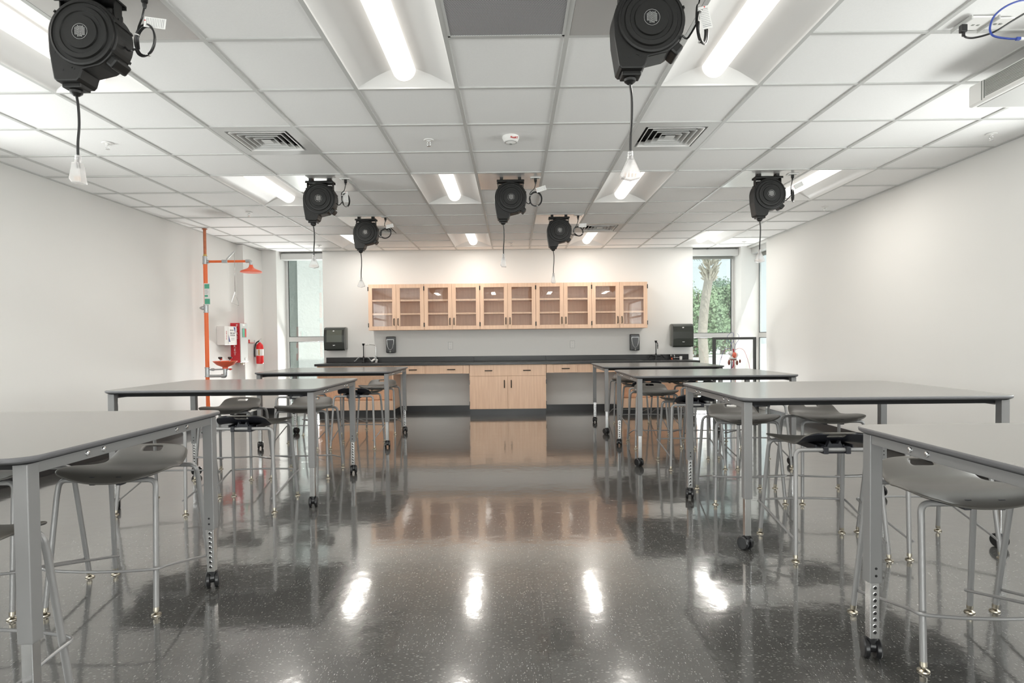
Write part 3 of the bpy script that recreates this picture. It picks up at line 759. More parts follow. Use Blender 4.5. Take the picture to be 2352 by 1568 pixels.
def make_stool():
    t = thing('lab_stool', '', 'stool')
    fr = [-.212, -.204, -.196, -.186, -.172, -.155, -.13, -.10, -.07, -.04, -.01, .02, .05, .08, .11, .14, .165, .185, .20, .212]
    ns = 16; mb = MB(); V = []
    for f in fr:
        row = []
        for i in range(ns+1):
            s = -1 + 2*i/ns; w = interp(WT, f)
            curve = (.018 if f < 0 else -.012)*s*s*min(1, abs(f)/.2)      # bow the front and back edges
            z = interp(ZT, f) + interp(ET, f)*abs(s)**2.6 - .004*max(0, abs(s)-.85)/.15
            row.append(mb.bm.verts.new((s*w, f+curve, z)))
        V.append(row)
    for j in range(len(fr)-1):
        for i in range(ns):
            if 3 <= j <= 4 and 6 <= i <= 9: continue          # hand hole in the raised back
            f_ = mb.bm.faces.new((V[j][i], V[j][i+1], V[j+1][i+1], V[j+1][i])); f_.smooth = True
    o = mb.build('seat', ['seat_plastic', 'underside_shaded'], t, recalc=True)
    # make sure normals face up, then thicken downward
    if o.data.polygons[len(o.data.polygons)//2].normal.z < 0: o.data.flip_normals()
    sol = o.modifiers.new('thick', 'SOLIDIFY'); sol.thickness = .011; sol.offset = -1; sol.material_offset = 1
    ss = o.modifiers.new('sub', 'SUBSURF'); ss.levels = 1; ss.render_levels = 2
    # mount under the seat
    m_ = MB().bx(-.10, .10, -.13, .13, .570, .594, bev=.008).bx(-.075, .075, -.165, -.10, .560, .590, bev=.006).bx(-.075, .075, .10, .165, .572, .590, bev=.006)
    for sx in (-.10, -.05, 0, .05, .10): m_.bx(sx-.003, sx+.003, -.15, .12, .575, .606)
    m_.prism([(-.055, .572), (.055, .572), (.035, .612), (.028, .630), (.018, .612), (-.018, .612), (-.028, .630), (-.035, .612)], -.155, -.125, 'Y')
    for sy in (-1, 1):
        for sx in (-.06, .06): m_.bx(sx-.013, sx+.013, sy*.165-.018, sy*.165+.018, .561, .600, bev=.003)
    m_.build('seat_mount', 'mount_plastic', t)
    # frame
    TZ = .582
    for sy in (-1, 1):
        ty, fy_ = .165*sy, .232*sy
        def leg(z, sx): k = (TZ-.05-z)/(TZ-.05); return (sx*(.222+.026*k), ty*(1+.06) + (fy_-ty*1.06)*k, z)
        pts = [leg(TZ-.07, -1)] + [Vector(p) for p in fillet([leg(TZ-.069, -1), (-.218, ty, TZ), (.218, ty, TZ), leg(TZ-.069, 1)], .05, 7)] + [leg(TZ-.07, 1)]
        MB().tube(pts, .0115, 14).build('cross_arch', 'stool_paint', t)
        for sx in (-1, 1):
            L = MB().tube([leg(TZ-.0695, sx), leg(.033, sx)], .0115, 14).build('leg', 'stool_paint', t)
            x, y, _ = leg(.0, sx); x2, y2, _ = leg(.033, sx)
            g = MB().tube([leg(.034, sx), leg(.018, sx)], .0122, 14)
            g.lathe([(.007, .019), (.007, .012), (.012, .010), (.020, .006), (.021, .001), (.018, 0)], o=(x, y, 0), seg=18)
            g.build('glide', 'nickel', L)
    # footrest: bowed front bar with rods falling to the back legs
    def side(sx): return [(sx*.228, -.232, .098), (sx*.234, -.205, .103), (sx*.257, .17, .196), (sx*.262, .228, .205)]
    fp = side(-1) + [(-.228, .243, .205), (-.12, .262, .205), (0, .268, .205), (.12, .262, .205), (.228, .243, .205)] + side(1)[::-1]
    MB().tube(fillet(fp, .03, 4), .0062, 10).build('footrest', 'stool_paint', t)
    return t
# key: table, side, position -> x, y, facing (0 faces away from the camera, PI faces it)
STOOLS = [('L1', 'near', 'aisle', -1.765, 1.775, -.10), ('L1', 'far', 'aisle', -1.825, 2.83, PI), ('L1', 'far', 'wall', -2.43, 2.80, PI),
 ('L2', 'near', 'aisle', -1.935, 4.39, 0), ('L2', 'near', 'wall', -2.53, 4.36, 0), ('L2', 'far', 'aisle', -1.88, 5.43, PI), ('L2', 'far', 'wall', -2.53, 5.39, PI),
 ('L3', 'near', 'aisle', -1.79, 6.84, 0), ('L3', 'near', 'wall', -2.42, 6.80, 0), ('L3', 'far', 'aisle', -1.765, 7.87, PI), ('L3', 'far', 'wall', -2.45, 7.85, PI),
 ('R1', 'far', 'aisle', 1.70, 2.325, PI), ('R1', 'far', 'wall', 2.31, 2.32, PI),
 ('R2', 'near', 'aisle', 1.74, 3.385, 0), ('R2', 'near', 'wall', 2.345, 3.40, 0), ('R2', 'far', 'aisle', 1.69, 4.48, PI), ('R2', 'far', 'wall', 2.305, 4.47, PI),
 ('R3', 'near', 'aisle', 1.665, 5.63, 0), ('R3', 'near', 'wall', 2.265, 5.63, 0), ('R3', 'far', 'aisle', 1.565, 6.69, PI), ('R3', 'far', 'wall', 2.20, 6.65, PI),
 ('R4', 'near', 'aisle', 1.65, 7.56, 0), ('R4', 'near', 'wall', 2.30, 7.54, 0), ('R4', 'far', 'aisle', 1.66, 8.67, PI), ('R4', 'far', 'wall', 2.28, 8.65, PI)]
S0 = None
for tb, side_, pos, x, y, rz in STOOLS:
    o = make_stool() if S0 is None else copy_tree(S0); S0 = S0 or o
    o.location = (x, y, 0); o.rotation_euler = (0, 0, rz if rz == -.10 else rz + random.uniform(-.03, .03))
    o['label'] = 'grey stool %s, %s the %s' % ('by the aisle' if pos == 'aisle' else 'nearer the wall', 'in front of' if side_ == 'near' else 'behind', TN[tb])
    o['group'] = 'grey stools around the lab tables'

# ------------------------------------------------------------------ back wall casework
FY = 9.48
def pull(mb, c, L, horiz=True, out=.028):
    x, y, z = c
    if horiz: p = [(x-L/2, y, z), (x-L/2, y-out, z), (x+L/2, y-out, z), (x+L/2, y, z)]
    else: p = [(x, y, z-L/2), (x, y-out, z-L/2), (x, y-out, z+L/2), (x, y, z+L/2)]
    mb.tube(fillet(p, .012, 4), .0072, 8)
def base_cab():
    x0, x1 = -.700, .518; cx = (x0+x1)/2
    t = thing('base_cabinet', 'maple base cabinet with two doors standing mid-wall under the worktop', 'cabinet', (cx, FY, 0))
    w = (x1-x0)/2
    MB().bx(-w, w, .02, .60, .10, .806).build('carcass', 'maple', t)
    MB().bx(-w+.003, w-.003, .075, .60, 0, .10).build('toe_kick', 'baseboard_black', t)
    d = MB().bx(-w+.002, w-.002, 0, .02, .630, .803, bev=.0015).build('drawer', 'maple', t)
    for k in (-.305, .305):
        h = MB(); pull(h, (k, 0, .714), .11); h.build('handle', 'handle_black', d)
    for s in (-1, 1):
        a, b = sorted((s*.0015, s*(w-.002)))
        dr = MB().bx(a, b, 0, .02, .103, .626, bev=.0015).build('door', 'maple', t)
        h = MB(); pull(h, (s*.055, 0, .50), .115, False); h.build('handle', 'handle_black', dr)
        for z in (.19, .53):
            MB().bx(s*(w+.001)-.005, s*(w+.001)+.005, -.006, .012, z-.035, z+.035, bev=.002).build('hinge', 'gloss_black', dr)
base_cab()
def knee(x0, x1, parts, lab):
    t = thing('knee_drawer_unit', lab, 'drawer unit', (x0, FY, .67)); W = x1-x0
    MB().bx(0, W, .02, .55, 0, .135).build('frame', 'maple', t)
    for a, b, kind in parts:
        if kind == 'd':
            d = MB().bx(a-x0+.0015, b-x0-.0015, 0, .02, .002, .133, bev=.0015).build('drawer', 'maple', t)
            h = MB(); pull(h, ((a+b)/2-x0, 0, .068), .115); h.build('handle', 'handle_black', d)
        else: MB().bx(a-x0+.001, b-x0-.001, .006, .02, .001, .134).build('filler', 'maple', t)
knee(-1.905, -.705, [(-1.905, -1.79, 'f'), (-1.79, -1.405, 'd'), (-1.405, -1.175, 'f'), (-1.175, -.80, 'd'), (-.80, -.705, 'f')], 'maple drawer apron over the open knee space left of the middle cabinet')
knee(.523, 1.715, [(.523, .64, 'f'), (.64, 1.02, 'd'), (1.02, 1.245, 'f'), (1.245, 1.625, 'd'), (1.625, 1.715, 'f')], 'maple drawer apron over the open knee space right of the middle cabinet')
def sink_cab(x0, x1, lab):
    cx = (x0+x1)/2; w = (x1-x0)/2
    t = thing('sink_cabinet', lab, 'cabinet', (cx, FY, 0), group='maple sink cabinets')
    for q in (-w, w-.02): MB().bx(q, q+.02, 0.0, .60, .10, .806).build('side_panel', 'maple', t)
    MB().bx(-w+.02, w-.02, .01, .03, .70, .806).build('top_rail', 'maple', t)
    MB().prism([(.03, .70), (.045, .70), (.215, .25), (.20, .25)], -w+.02, w-.02, 'X').build('slanted_panel', 'maple', t)
    MB().bx(-w+.02, w-.02, .01, .40, .10, .245).build('bottom_rail', 'maple', t)
    MB().bx(-w+.003, w-.003, .065, .60, 0, .10).build('toe_kick', 'baseboard_black', t)
sink_cab(-3.125, -1.910, 'maple sink cabinet with slanted recessed panel, at the left end under the worktop')
sink_cab(1.720, 2.925, 'maple sink cabinet with slanted recessed panel, at the right end under the worktop')
# worktop with two sink openings
y0, y1, z0, z1 = FY-.03, YB, .808, .844
SX = [(-2.74, -2.28), (2.10, 2.56)]; sy0, sy1 = 9.60, 9.93
t = thing('lab_worktop', 'long black epoxy worktop with low backsplash running along the back wall', 'worktop', (0, FY, z0))
mb = MB(); xs = [-3.156] + [v for p in SX for v in p] + [2.955]
for a, b in ((xs[0], xs[1]), (xs[2], xs[3]), (xs[4], xs[5])): mb.bx(a, b, y0-FY, y1-FY, 0, z1-z0, bev=.003)
for a, b in SX: mb.bx(a, b, y0-FY, sy0-FY, 0, z1-z0, bev=.003).bx(a, b, sy1-FY, y1-FY, 0, z1-z0, bev=.003)
mb.build('slab', 'epoxy_black', t)
for a, b in ((-3.158, -.67), (-.668, .55), (.552, 2.955)): MB().bx(a, b, YB-.02-FY, YB-FY, z1-z0, .087+z1-z0, bev=.002).build('backsplash', 'epoxy_black', t)
for i, (a, b) in enumerate(SX):
    s_ = MB().bx(a, a+.008, sy0, sy1, .66, .835).bx(b-.008, b, sy0, sy1, .66, .835).bx(a, b, sy0, sy0+.008, .66, .835).bx(a, b, sy1-.008, sy1, .66, .835).bx(a, b, sy0, sy1, .655, .664)
    bmesh.ops.translate(s_.bm, vec=(0, -FY, -z0), verts=s_.bm.verts)
    s_.build('sink', 'epoxy_black', t)

# wall cabinets
def wall_cab():
    t = thing('wall_cabinet', '', 'cabinet'); W, H, D = .909, .750, .345; w = W/2
    mb = MB().bx(-w, -w+.018, .02, D, 0, H).bx(w-.018, w, .02, D, 0, H).bx(-w+.018, w-.018, .02, D, 0, .018).bx(-w+.018, w-.018, .02, D, H-.018, H).bx(-w+.018, w-.018, D-.008, D, .018, H-.018)
    mb.build('carcass', 'maple', t)
    for z in (.265, .485): MB().bx(-w+.018, w-.018, .0155, D-.008, z-.014, z+.014).build('shelf', 'maple', t)
    MB().bx(-.012, .012, .02, .042, .018, H-.018).build('centre_stile', 'maple', t)
    for s in (-1, 1):
        a, b = (-w+.002, -.0015) if s < 0 else (.0015, w-.002); st = .062
        d = MB().bx(a, a+st, 0, .02, .003, H-.003, bev=.0015).bx(b-st, b, 0, .02, .003, H-.003, bev=.0015).bx(a+st, b-st, 0, .02, .003, st+.003, bev=.0015).bx(a+st, b-st, 0, .02, H-.003-st, H-.003, bev=.0015)
        d = d.build('door', 'maple', t)
        MB().bx(a+st-.004, b-st+.004, .011, .014, st, H-st).build('pane', 'cabinet_glass', d)
        h = MB(); pull(h, (s*.033, 0, .135), .105, False); h.build('handle', 'handle_black', d)
        for z in (.085, H-.075): MB().bx(s*(w-.001)-.007, s*(w-.001)+.007, -.007, .004, z-.034, z+.034, bev=.002).build('hinge', 'gloss_black', d)
    return t
W0 = None
for k in range(5):
    o = wall_cab() if W0 is None else copy_tree(W0); W0 = W0 or o
    o.location = (-2.357+.455+.9105*k, YB-.346, 1.374)
    o['label'] = 'maple wall cabinet with two glass doors, %s of the five in the row' % ('leftmost', 'second from left', 'middle one', 'second from right', 'rightmost')[k]
    o['group'] = 'glass-door wall cabinets'

# ------------------------------------------------------------------ things on the back wall and worktop
def towel(x, lab, smoke):
    t = thing('towel_dispenser', lab, 'paper towel dispenser', (x, YB, 1.056), group='paper towel dispensers')
    w, H, D = .172, .385, .215
    MB().prism(rrect(-w, w, .012, H, .02, 4), -.10, 0, 'Y', bev=.003).build('back_housing', 'towel_grey', t)
    pr = [(-.095, .012), (-D+.03, 0), (-D+.012, .02), (-D, .13), (-D+.002, .25), (-D+.02, .34), (-D+.05, .372), (-.095, H)]
    MB().prism(pr, -w+.003, w-.003, 'X', bev=.004).build('cover', 'towel_dark', t)
    f = MB().prism([(-D+.001, .13), (-D-.003, .135), (-D-.002, .25), (-D+.018, .335), (-D+.022, .33), (-D+.003, .25)], -w+.05, w-.04, 'X')
    f.build('roll_window', 'towel_smoke' if smoke else 'towel_dark', t)
    MB().lathe([(.012, 0), (.010, -.003)], o=(-.004, -D+.004, .318), seg=16, axis='Y', mtx=Matrix.Diagonal((1.5, 1, .8, 1))).build('emblem', 'silver_trim', t)
    e = MB()
    for k in (-.013, 0, .013): e.bx(k-.005, k+.005, -D-.002, -D+.004, .078, .087)
    e.build('badge', 'silver_trim', t)
    MB().bx(-w+.035, w-.035, -D+.04, -.04, -.006, .014, bev=.003).build('paper_slot', 'hole_dark', t)
towel(-2.965, 'black and smoky paper towel dispenser beside the left window', True)
towel(2.815, 'dark paper towel dispenser beside the palm window on the right', False)
def soap(x, lab):
    t = thing('soap_dispenser', lab, 'soap dispenser', (x, YB, 1.0), group='black soap dispensers')
    MB().prism(rrect(-.078, .078, 0, .275, .014, 4), -.05, 0, 'Y', bev=.003).build('back_plate', 'towel_dark', t)
    MB().prism(rrect(-.072, .072, .004, .272, .012, 4), -.112, -.045, 'Y', bev=.008).build('cover', 'gloss_black', t)
    pts = [(-.058, .225), (-.054, .16), (-.042, .10), (-.022, .063), (0, .052), (.022, .063), (.042, .10), (.054, .16), (.058, .225)]
    p = smooth_path([(a, -.113, b) for a, b in pts], 4); MB().tube(p, .0032, 8).build('silver_arch', 'silver_trim', t)
    MB().bx(-.056, .056, -.1145, -.110, .221, .226).build('trim_line', 'silver_trim', t)
    MB().lathe([(.014, -.110), (.014, -.116), (.008, -.117)], o=(0, 0, .022), seg=16, axis='Y').build('push_pad', 'towel_grey', t)
    text('lettering', 'soap', .014, 'silver_trim', face((0, -.1135, .078), (1, 0, 0), (0, 0, 1)), t) if False else None
soap(-2.055, 'black wall soap dispenser left, under the leftmost wall cabinet')
soap(2.04, 'black wall soap dispenser right, under the right end of the wall cabinets')
for x, lab in ((-1.06, 'white power outlet on the wall left of centre, above the worktop'), (1.0, 'white power outlet on the wall right of centre, above the worktop')):
    t = thing('wall_outlet', lab, 'power outlet', (x, YB, 1.113), group='back wall power outlets')
    MB().bx(-.036, .036, -.006, 0, -.058, .058, bev=.002).build('cover_plate', 'white_plastic', t)
    MB().bx(-.039, .039, -.0018, 0, -.061, .061).build('shadow_outline', 'ink_grey', t)  # grey border painting the plate's thin shadow on the wall
    s_ = MB().bx(-.018, .018, -.0085, -.005, -.036, .036, bev=.001); s_.mi = 1
    for z in (-.02, .02):
        for k in (-.006, .006): s_.bx(k-.0012, k+.0012, -.009, -.0082, z-.004, z+.004)
        s_.bx(-.002, .002, -.009, -.0082, z-.010, z-.007)
    s_.bx(-.003, .003, -.0072, -.0058, .046, .050).bx(-.003, .003, -.0072, -.0058, -.050, -.046)
    s_.build('socket', ['white_plastic', 'ink_grey'], t)
def faucet(x, lab, rz):
    t = thing('lab_faucet', lab, 'faucet', (x, 9.985, .844), 0, 'black gooseneck lab faucets')
    b = MB().lathe([(.030, 0), (.030, .006), (.020, .012), (.016, .05), (.020, .055), (.020, .085), (.014, .095), (.010, .11)], seg=20)
    b.cyl((-.07, 0, .070), (.07, 0, .070), .013, 12); b.build('valve_body', 'gloss_black', t)
    MB().tube([(0, 0, .10), (0, 0, .30)], .0085, 12).lathe([(.011, .28), (.018, .296), (.018, .302), (.024, .312), (.022, .318), (.010, .320)], seg=16).build('riser', 'gloss_black', t)
    n = MB().tube(smooth_path([(0, 0, .290), (-.03, -.01, .292), (-.055, -.02, .27), (-.060, -.022, .235)], 6), .007, 10)
    n.tube([(-.060, -.022, .24), (-.060, -.022, .225), (-.060, -.022, .18)], .011, 10, r2=.005)
    if rz: bmesh.ops.rotate(n.bm, cent=(0, 0, 0), matrix=Matrix.Rotation(rz, 3, 'Z'), verts=n.bm.verts); n.build('spout', 'gloss_black', t)
    for s in (-1, 1):
        MB().tube(smooth_path([(s*.07, 0, .078), (s*.095, -.01, .075), (s*.12, -.03, .04), (s*.135, -.04, .028), (s*.150, -.042, .028)], 5), .006, 8).build('handle', 'galvanised' if rz == 0 else 'gloss_black', t)
faucet(-2.505, 'black gooseneck faucet with wing handles at the left sink', 0)
faucet(2.385, 'black lab faucet seen edge-on at the right sink', 1.45)
t = thing('gas_turret', 'slim bent chrome tap with white tip and grey caps beside the left faucet', 'tap', (-2.30, 9.99, .844))
MB().tube(fillet([(0, 0, .02), (0, 0, .29), (-.12, -.01, .30), (-.14, -.01, .30)], .04, 6), .0045, 8).build('bent_pipe', 'chrome', t)
MB().lathe([(.010, 0), (.013, .01), (.006, .03)], o=(-.135, -.01, .30), seg=10, axis='X').ball((-.155, -.01, .302), .017).build('tip', 'white_plastic', t)
MB().lathe([(.02, 0), (.02, .008), (.012, .015), (.012, .085), (.018, .09), (.018, .105), (.008, .11)], seg=16).build('valve_body', 'galvanised', t)
MB().cyl((-.01, -.02, .06), (-.065, -.05, .02), .017, 12).cyl((.01, -.03, 0), (.03, -.05, .05), .017, 12).cyl((-.005, -.01, .085), (-.035, -.02, .10), .012, 10).build('nozzle', 'white_plastic', t)
t = thing('gas_fixture', 'low twin-outlet gas fitting with orange tip beside the right faucet', 'tap', (2.66, 9.98, .844))
MB().lathe([(.03, 0), (.03, .01), (.022, .02), (.022, .05), (.034, .055), (.034, .08), (.015, .088)], seg=18).build('base', 'gloss_black', t)
MB().cyl((-.03, -.02, .03), (-.03, -.02, .085), .007, 10).cyl((.025, -.02, .03), (.025, -.02, .085), .007, 10).build('post', 'chrome', t)
MB().cyl((0, -.02, .032), (.13, -.03, .032), .006, 10).build('arm', 'chrome', t)
MB().cyl((.13, -.03, .0), (.13, -.03, .055), .022, 14).build('end_cap', 'white_plastic', t)
MB().cyl((-.02, -.05, .012), (-.02, -.02, .02), .011, 10).build('outlet_tip', 'orange_plastic', t)

# ------------------------------------------------------------------ left wall: emergency shower and safety gear
PX, PY = -4.105, 8.0
t = thing('emergency_shower', 'orange pipe emergency shower with eyewash bowl standing at the left wall', 'emergency shower', (PX, PY, 0))
MB().cyl((0, 0, 2.37), (0, 0, CH+.01), .019, 16).lathe([(.019, CH), (.034, CH+.002), (.034, CH-.004), (.02, CH-.006)], seg=18).build('copper_pipe', 'copper', t)
MB().lathe([(.021, 2.345), (.024, 2.35), (.024, 2.365), (.021, 2.37), (.021, 2.38)], seg=16).build('brass_joint', 'brass', t)
MB().cyl((0, 0, .012), (0, 0, 2.345), .0265, 20).build('standpipe', 'orange_paint', t)
MB().lathe([(.09, 0), (.09, .01), (.04, .014), (.035, .03)], seg=24).build('floor_flange', 'galvanised', t)
def coupling(z, h): MB().lathe([(.027, z-h/2), (.034, z-h/2), (.034, z-h/2+.012), (.031, z-h/2+.014), (.031, z+h/2-.014), (.034, z+h/2-.012), (.034, z+h/2), (.027, z+h/2)], seg=20).build('coupling', 'galvanised', t)
coupling(2.30, .105); coupling(1.655, .11); coupling(.805, .13)
MB().lathe([(.018, 0), (.026, -.01), (.026, -.03), (.02, -.045), (.008, -.062)], o=(-.024, 0, 1.665), seg=16, axis='X').build('wall_stub', 'galvanised', t)
AZ = 2.283
arm = MB().cyl((.025, 0, AZ), (.555, 0, AZ), .0165, 16).build('shower_arm', 'orange_paint', t)
MB().cyl((.03, 0, AZ), (.055, 0, AZ), .023, 16).build('arm_socket', 'galvanised', arm)
MB().bx(.225, .305, -.02, .02, AZ-.021, AZ+.021, bev=.006).build('valve', 'galvanised', arm)
MB().box((0, 0, 0), (.16, .006, .020), mtx=Matrix.Translation((.35, -.022, AZ+.078)) @ Matrix.Rotation(-.78, 4, 'Y')).build('lever', 'aluminium', arm)
pr = MB().cyl((.402, -.022, AZ+.128), (.402, -.022, 1.875), .0028, 8); pr.build('pull_rod', 'chrome', arm)
MB().tube(fillet([(.400, -.022, 1.872), (.355, -.03, 1.735), (.36, -.03, 1.722), (.44, -.015, 1.692), (.446, -.015, 1.70), (.402, -.022, 1.872)], .008, 3), .0028, 8).build('pull_triangle', 'chrome', arm)
MB().tube(fillet([(.545, 0, AZ), (.612, 0, AZ), (.612, 0, AZ-.05)], .03, 6), .023, 14).build('elbow', 'galvanised', arm)
MB().lathe([(.020, AZ-.05), (.024, AZ-.055), (.027, AZ-.075), (.045, AZ-.095), (.085, AZ-.112), (.125, AZ-.128), (.137, AZ-.140), (.137, AZ-.150), (.128, AZ-.153), (.02, AZ-.140)], o=(.612, 0, 0), seg=36).build('shower_head', 'orange_plastic', arm)
sg = MB().bx(-.006, .078, -.036, -.033, 1.705, 1.990, bev=.001); sg.mi = 1
sg.bx(.002, .066, -.0375, -.036, 1.92, 1.98).bx(.002, .070, -.0375, -.036, 1.715, 1.785).bx(.002, .045, -.0375, -.036, 1.81, 1.835); sg.mi = 2
for k in range(5): sg.bx(.006, .04+.006*(k % 3), -.037, -.036, 1.85+k*.013, 1.853+k*.013)
sg.build('instruction_sign', ['white_paper', 'sign_green', 'ink_grey'], t)
MB().tube(fillet([(.02, 0, .752), (.235, 0, .752), (.235, 0, .80)], .03, 6), .019, 14).build('drain_pipe', 'galvanised', t)
MB().tube(fillet([(.19, 0, .752), (.240, 0, .752), (.240, 0, .85)], .035, 6), .028, 14).build('drain_elbow', 'galvanised', t)
MB().cyl((.03, 0, .838), (.34, -.01, .845), .010, 12).lathe([(.010, .05), (.018, .055), (.018, .09), (.010, .095)], o=(0, 0, .839), seg=12, axis='X').build('supply_pipe', 'galvanised', t)
MB().lathe([(.035, .85), (.035, .87), (.045, .875), (.105, .90), (.150, .945), (.155, .950), (.149, .952), (.10, .908), (.03, .885)], o=(.240, 0, 0), seg=36).build('eyewash_bowl', 'orange_plastic', t)
for s in (-1, 1):
    n = MB().cyl((.240+s*.055, 0, .895), (.240+s*.065, 0, .985), .006, 8)
    n.build('spray_stem', 'chrome', t)
    MB().lathe([(.010, .972), (.026, .988), (.028, 1.002), (.020, 1.008)], o=(.240+s*.065, 0, 0), seg=16).build('spray_head', 'frame_dark', t)
    MB().ball((.240+s*.065+.022, -.012, .975), .011).build('dust_cap', 'ink_red', t)
MB().cyl((.31, -.02, .842), (.33, -.05, .842), .012, 10).bx(.32, .35, -.055, -.045, .836, .850).build('valve_handle', 'ink_red', t)

t = thing('first_aid_box', 'white wall-mounted First Aid box left of the red fire blanket cabinet', 'first aid box', (XL, 8.60, 1.165))
MB().bx(0, .115, 0, .38, 0, .275, bev=.004).build('case', 'white_plastic', t)
MB().bx(.1155, .1185, .11, .36, .01, .262).build('card', 'white_paper', t)
fm = lambda y, z: face((.1192, y, z), (0, 1, 0), (0, 0, 1))
text('lettering', 'First Aid', .036, 'ink_red', face((.1165, .055, .14), (0, 0, 1), (0, -1, 0)), t)
text('card_title', 'FIRST AID\nSTATION', .034, 'ink_black', fm(.235, .155), t, line=.95)
text('card_heading', 'SCHOOL', .030, 'ink_black', fm(.215, .215), t)
fl = MB().prism([(.27, .262), (.325, .262), (.325, .17)], .1188, .1195, 'X').prism([(.115, .15), (.165, .045), (.115, .045)], .1188, .1195, 'X'); fl.build('card_flash', 'ink_blue', t)
g = MB()
for k in range(3): g.bx(.119, .1196, .19, .29, .07+.014*k, .0745+.014*k)
g.build('card_print', 'ink_grey', t)

t = thing('fire_blanket_cabinet', 'tall red FIRE BLANKET cabinet with pale grey front on the left wall', 'fire blanket cabinet', (XL, 9.02, .895))
MB().bx(0, .138, 0, .245, 0, .60, bev=.004).build('case', 'blanket_red', t)
MB().bx(.139, .150, .006, .245, .004, .596, bev=.002).build('front_panel', 'aluminium', t)
g = MB().bx(.150, .153, .06, .20, .38, .52); g.mi = 1; g.bx(.153, .1545, .07, .14, .39, .51); g.mi = 2; g.bx(.153, .1545, .145, .19, .39, .51)
g.build('instruction_card', ['towel_grey', 'sign_green', 'ink_red'], t)
MB().bx(.150, .153, .07, .15, .555, .585).build('sticker', 'white_paper', t)
MB().lathe([(.020, .148), (.020, .158), (.014, .160)], o=(0, .15, .05), seg=18, axis='X').build('knob', 'white_plastic', t)
MB().bx(.09, .14, .10, .14, -.035, 0, bev=.004).build('release_tab', 'nickel', t)
def vtext(s, x, ztop, name):
    text(name, '\n'.join(s), .062, 'white_paper', face((x, -.0008, ztop-.058*(len(s)-1)/2-.02), (1, 0, 0), (0, 0, 1)), t, line=.94)
vtext('FIRE', .100, .575, 'lettering')
vtext('BLANKET', .064, .500, 'lettering')

t = thing('fire_extinguisher', 'small red fire extinguisher hung on the left wall by the corner', 'fire extinguisher', (-4.085, 9.62, .855))
MB().lathe([(.050, .0), (.055, .006), (.056, .02), (.056, .27), (.050, .30), (.030, .325), (.020, .335), (.018, .345)], seg=24).build('cylinder', 'extinguisher_red', t)
MB().lathe([(.0565, .13), (.0565, .235)], seg=24).build('label_band', 'white_paper', t)
MB().bx(.0, .02, -.0585, -.0560, .14, .23).build('yellow_panel', 'brass', t)
MB().cyl((0, 0, .34), (0, 0, .375), .016, 12).build('valve', 'galvanised', t)
MB().box((0, 0, 0), (.012, .10, .006), mtx=Matrix.Translation((.01, -.01, .39)) @ Matrix.Rotation(.25, 4, 'X')).box((0, 0, 0), (.012, .09, .006), mtx=Matrix.Translation((.01, -.01, .370)) @ Matrix.Rotation(-.15, 4, 'X')).build('handle', 'chrome', t)
MB().tube(smooth_path([(-.01, -.01, .365), (-.045, -.03, .33), (-.062, -.04, .25), (-.066, -.04, .16), (-.064, -.035, .11)], 6), .011, 10).build('hose', 'caster_black', t)
MB().bx(-.085, -.075, -.01, .01, .28, .38).bx(-.08, -.05, -.005, .005, .30, .31).build('wall_hook', 'aluminium', t)
t = thing('extinguisher_bracket', 'little red hook bracket on the wall left of the extinguisher', 'bracket', (-4.17, 9.42, 1.19))
MB().bx(0, .008, -.018, .018, 0, .055, bev=.002).bx(.006, .02, -.004, .16, .0, .006).build('hook', 'ink_red', t)

# ------------------------------------------------------------------ right back corner: frame stand and vessel model
t = thing('frame_stand', 'black metal open frame stand before the palm window at the right', 'stand', (3.445, 9.32, 0), -.36)
w, d, H, b = .295, .25, 1.205, .018
for sx in (-1, 1):
    for sy in (-1, 1): MB().bx(sx*w-b, sx*w+b, sy*d-b, sy*d+b, .0, H, bev=.003).build('post', 'frame_dark', t)
for sy in (-1, 1): MB().bx(-w+b, w-b, sy*d-b, sy*d+b, H-2*b, H, bev=.002).build('top_rail', 'frame_dark', t)
for sx in (-1, 1): MB().bx(sx*w-b, sx*w+b, -d+b, d-b, H-2*b, H, bev=.002).build('side_rail', 'frame_dark', t)
MB().bx(-w-b, w+b, -d-b, d+b, .10, .125, bev=.002).build('shelf', 'frame_dark', t)
t = thing('circulation_model', 'anatomical model of heart, kidneys and red and blue vessels in the frame stand', 'anatomical model', (3.43, 9.32, .125))
MB().lathe([(.13, 0), (.13, .015), (.04, .022)], seg=28).cyl((0, .02, .02), (0, .02, .60), .008, 10).build('base', 'white_plastic', t)
MB().ball((.015, -.01, .80), .040, (.85, .8, 1.2)).build('heart', 'heart_red', t)
MB().ball((-.03, .01, .83), .045, (1.0, .6, .8)).ball((.05, .01, .80), .04, (.9, .6, 1.0)).ball((0, .01, .755), .06, (1.1, .5, .45)).build('lung_mount', 'white_plastic', t)
MB().ball((-.065, 0, .685), .030, (.7, .6, 1.4)).ball((.060, 0, .68), .028, (.7, .6, 1.4)).ball((.105, 0, .705), .020, (.8, .6, 1.5)).bx(-.07, .05, -.01, .01, .72, .735).build('kidney', 'kidney_red', t)
v = MB()
V2 = lambda p: smooth_path(p, 6)
v.tube(V2([(.0, 0, .86), (-.02, 0, .93), (-.035, 0, .985), (-.075, 0, 1.03), (-.09, 0, 1.09), (-.05, 0, 1.14), (0, 0, 1.15), (.01, 0, 1.11)]), .0028, 6)
v.tube(V2([(.02, 0, .86), (.03, 0, .94), (.05, 0, .99), (.085, 0, 1.04), (.09, 0, 1.10), (.06, 0, 1.14)]), .0028, 6)
v.tube(V2([(.03, 0, .96), (.01, 0, 1.0), (.0, 0, 1.06)]), .0025, 6); v.tube(V2([(-.035, 0, .98), (.0, 0, 1.01), (0, 0, 1.08), (.015, 0, 1.12)]), .0025, 6)
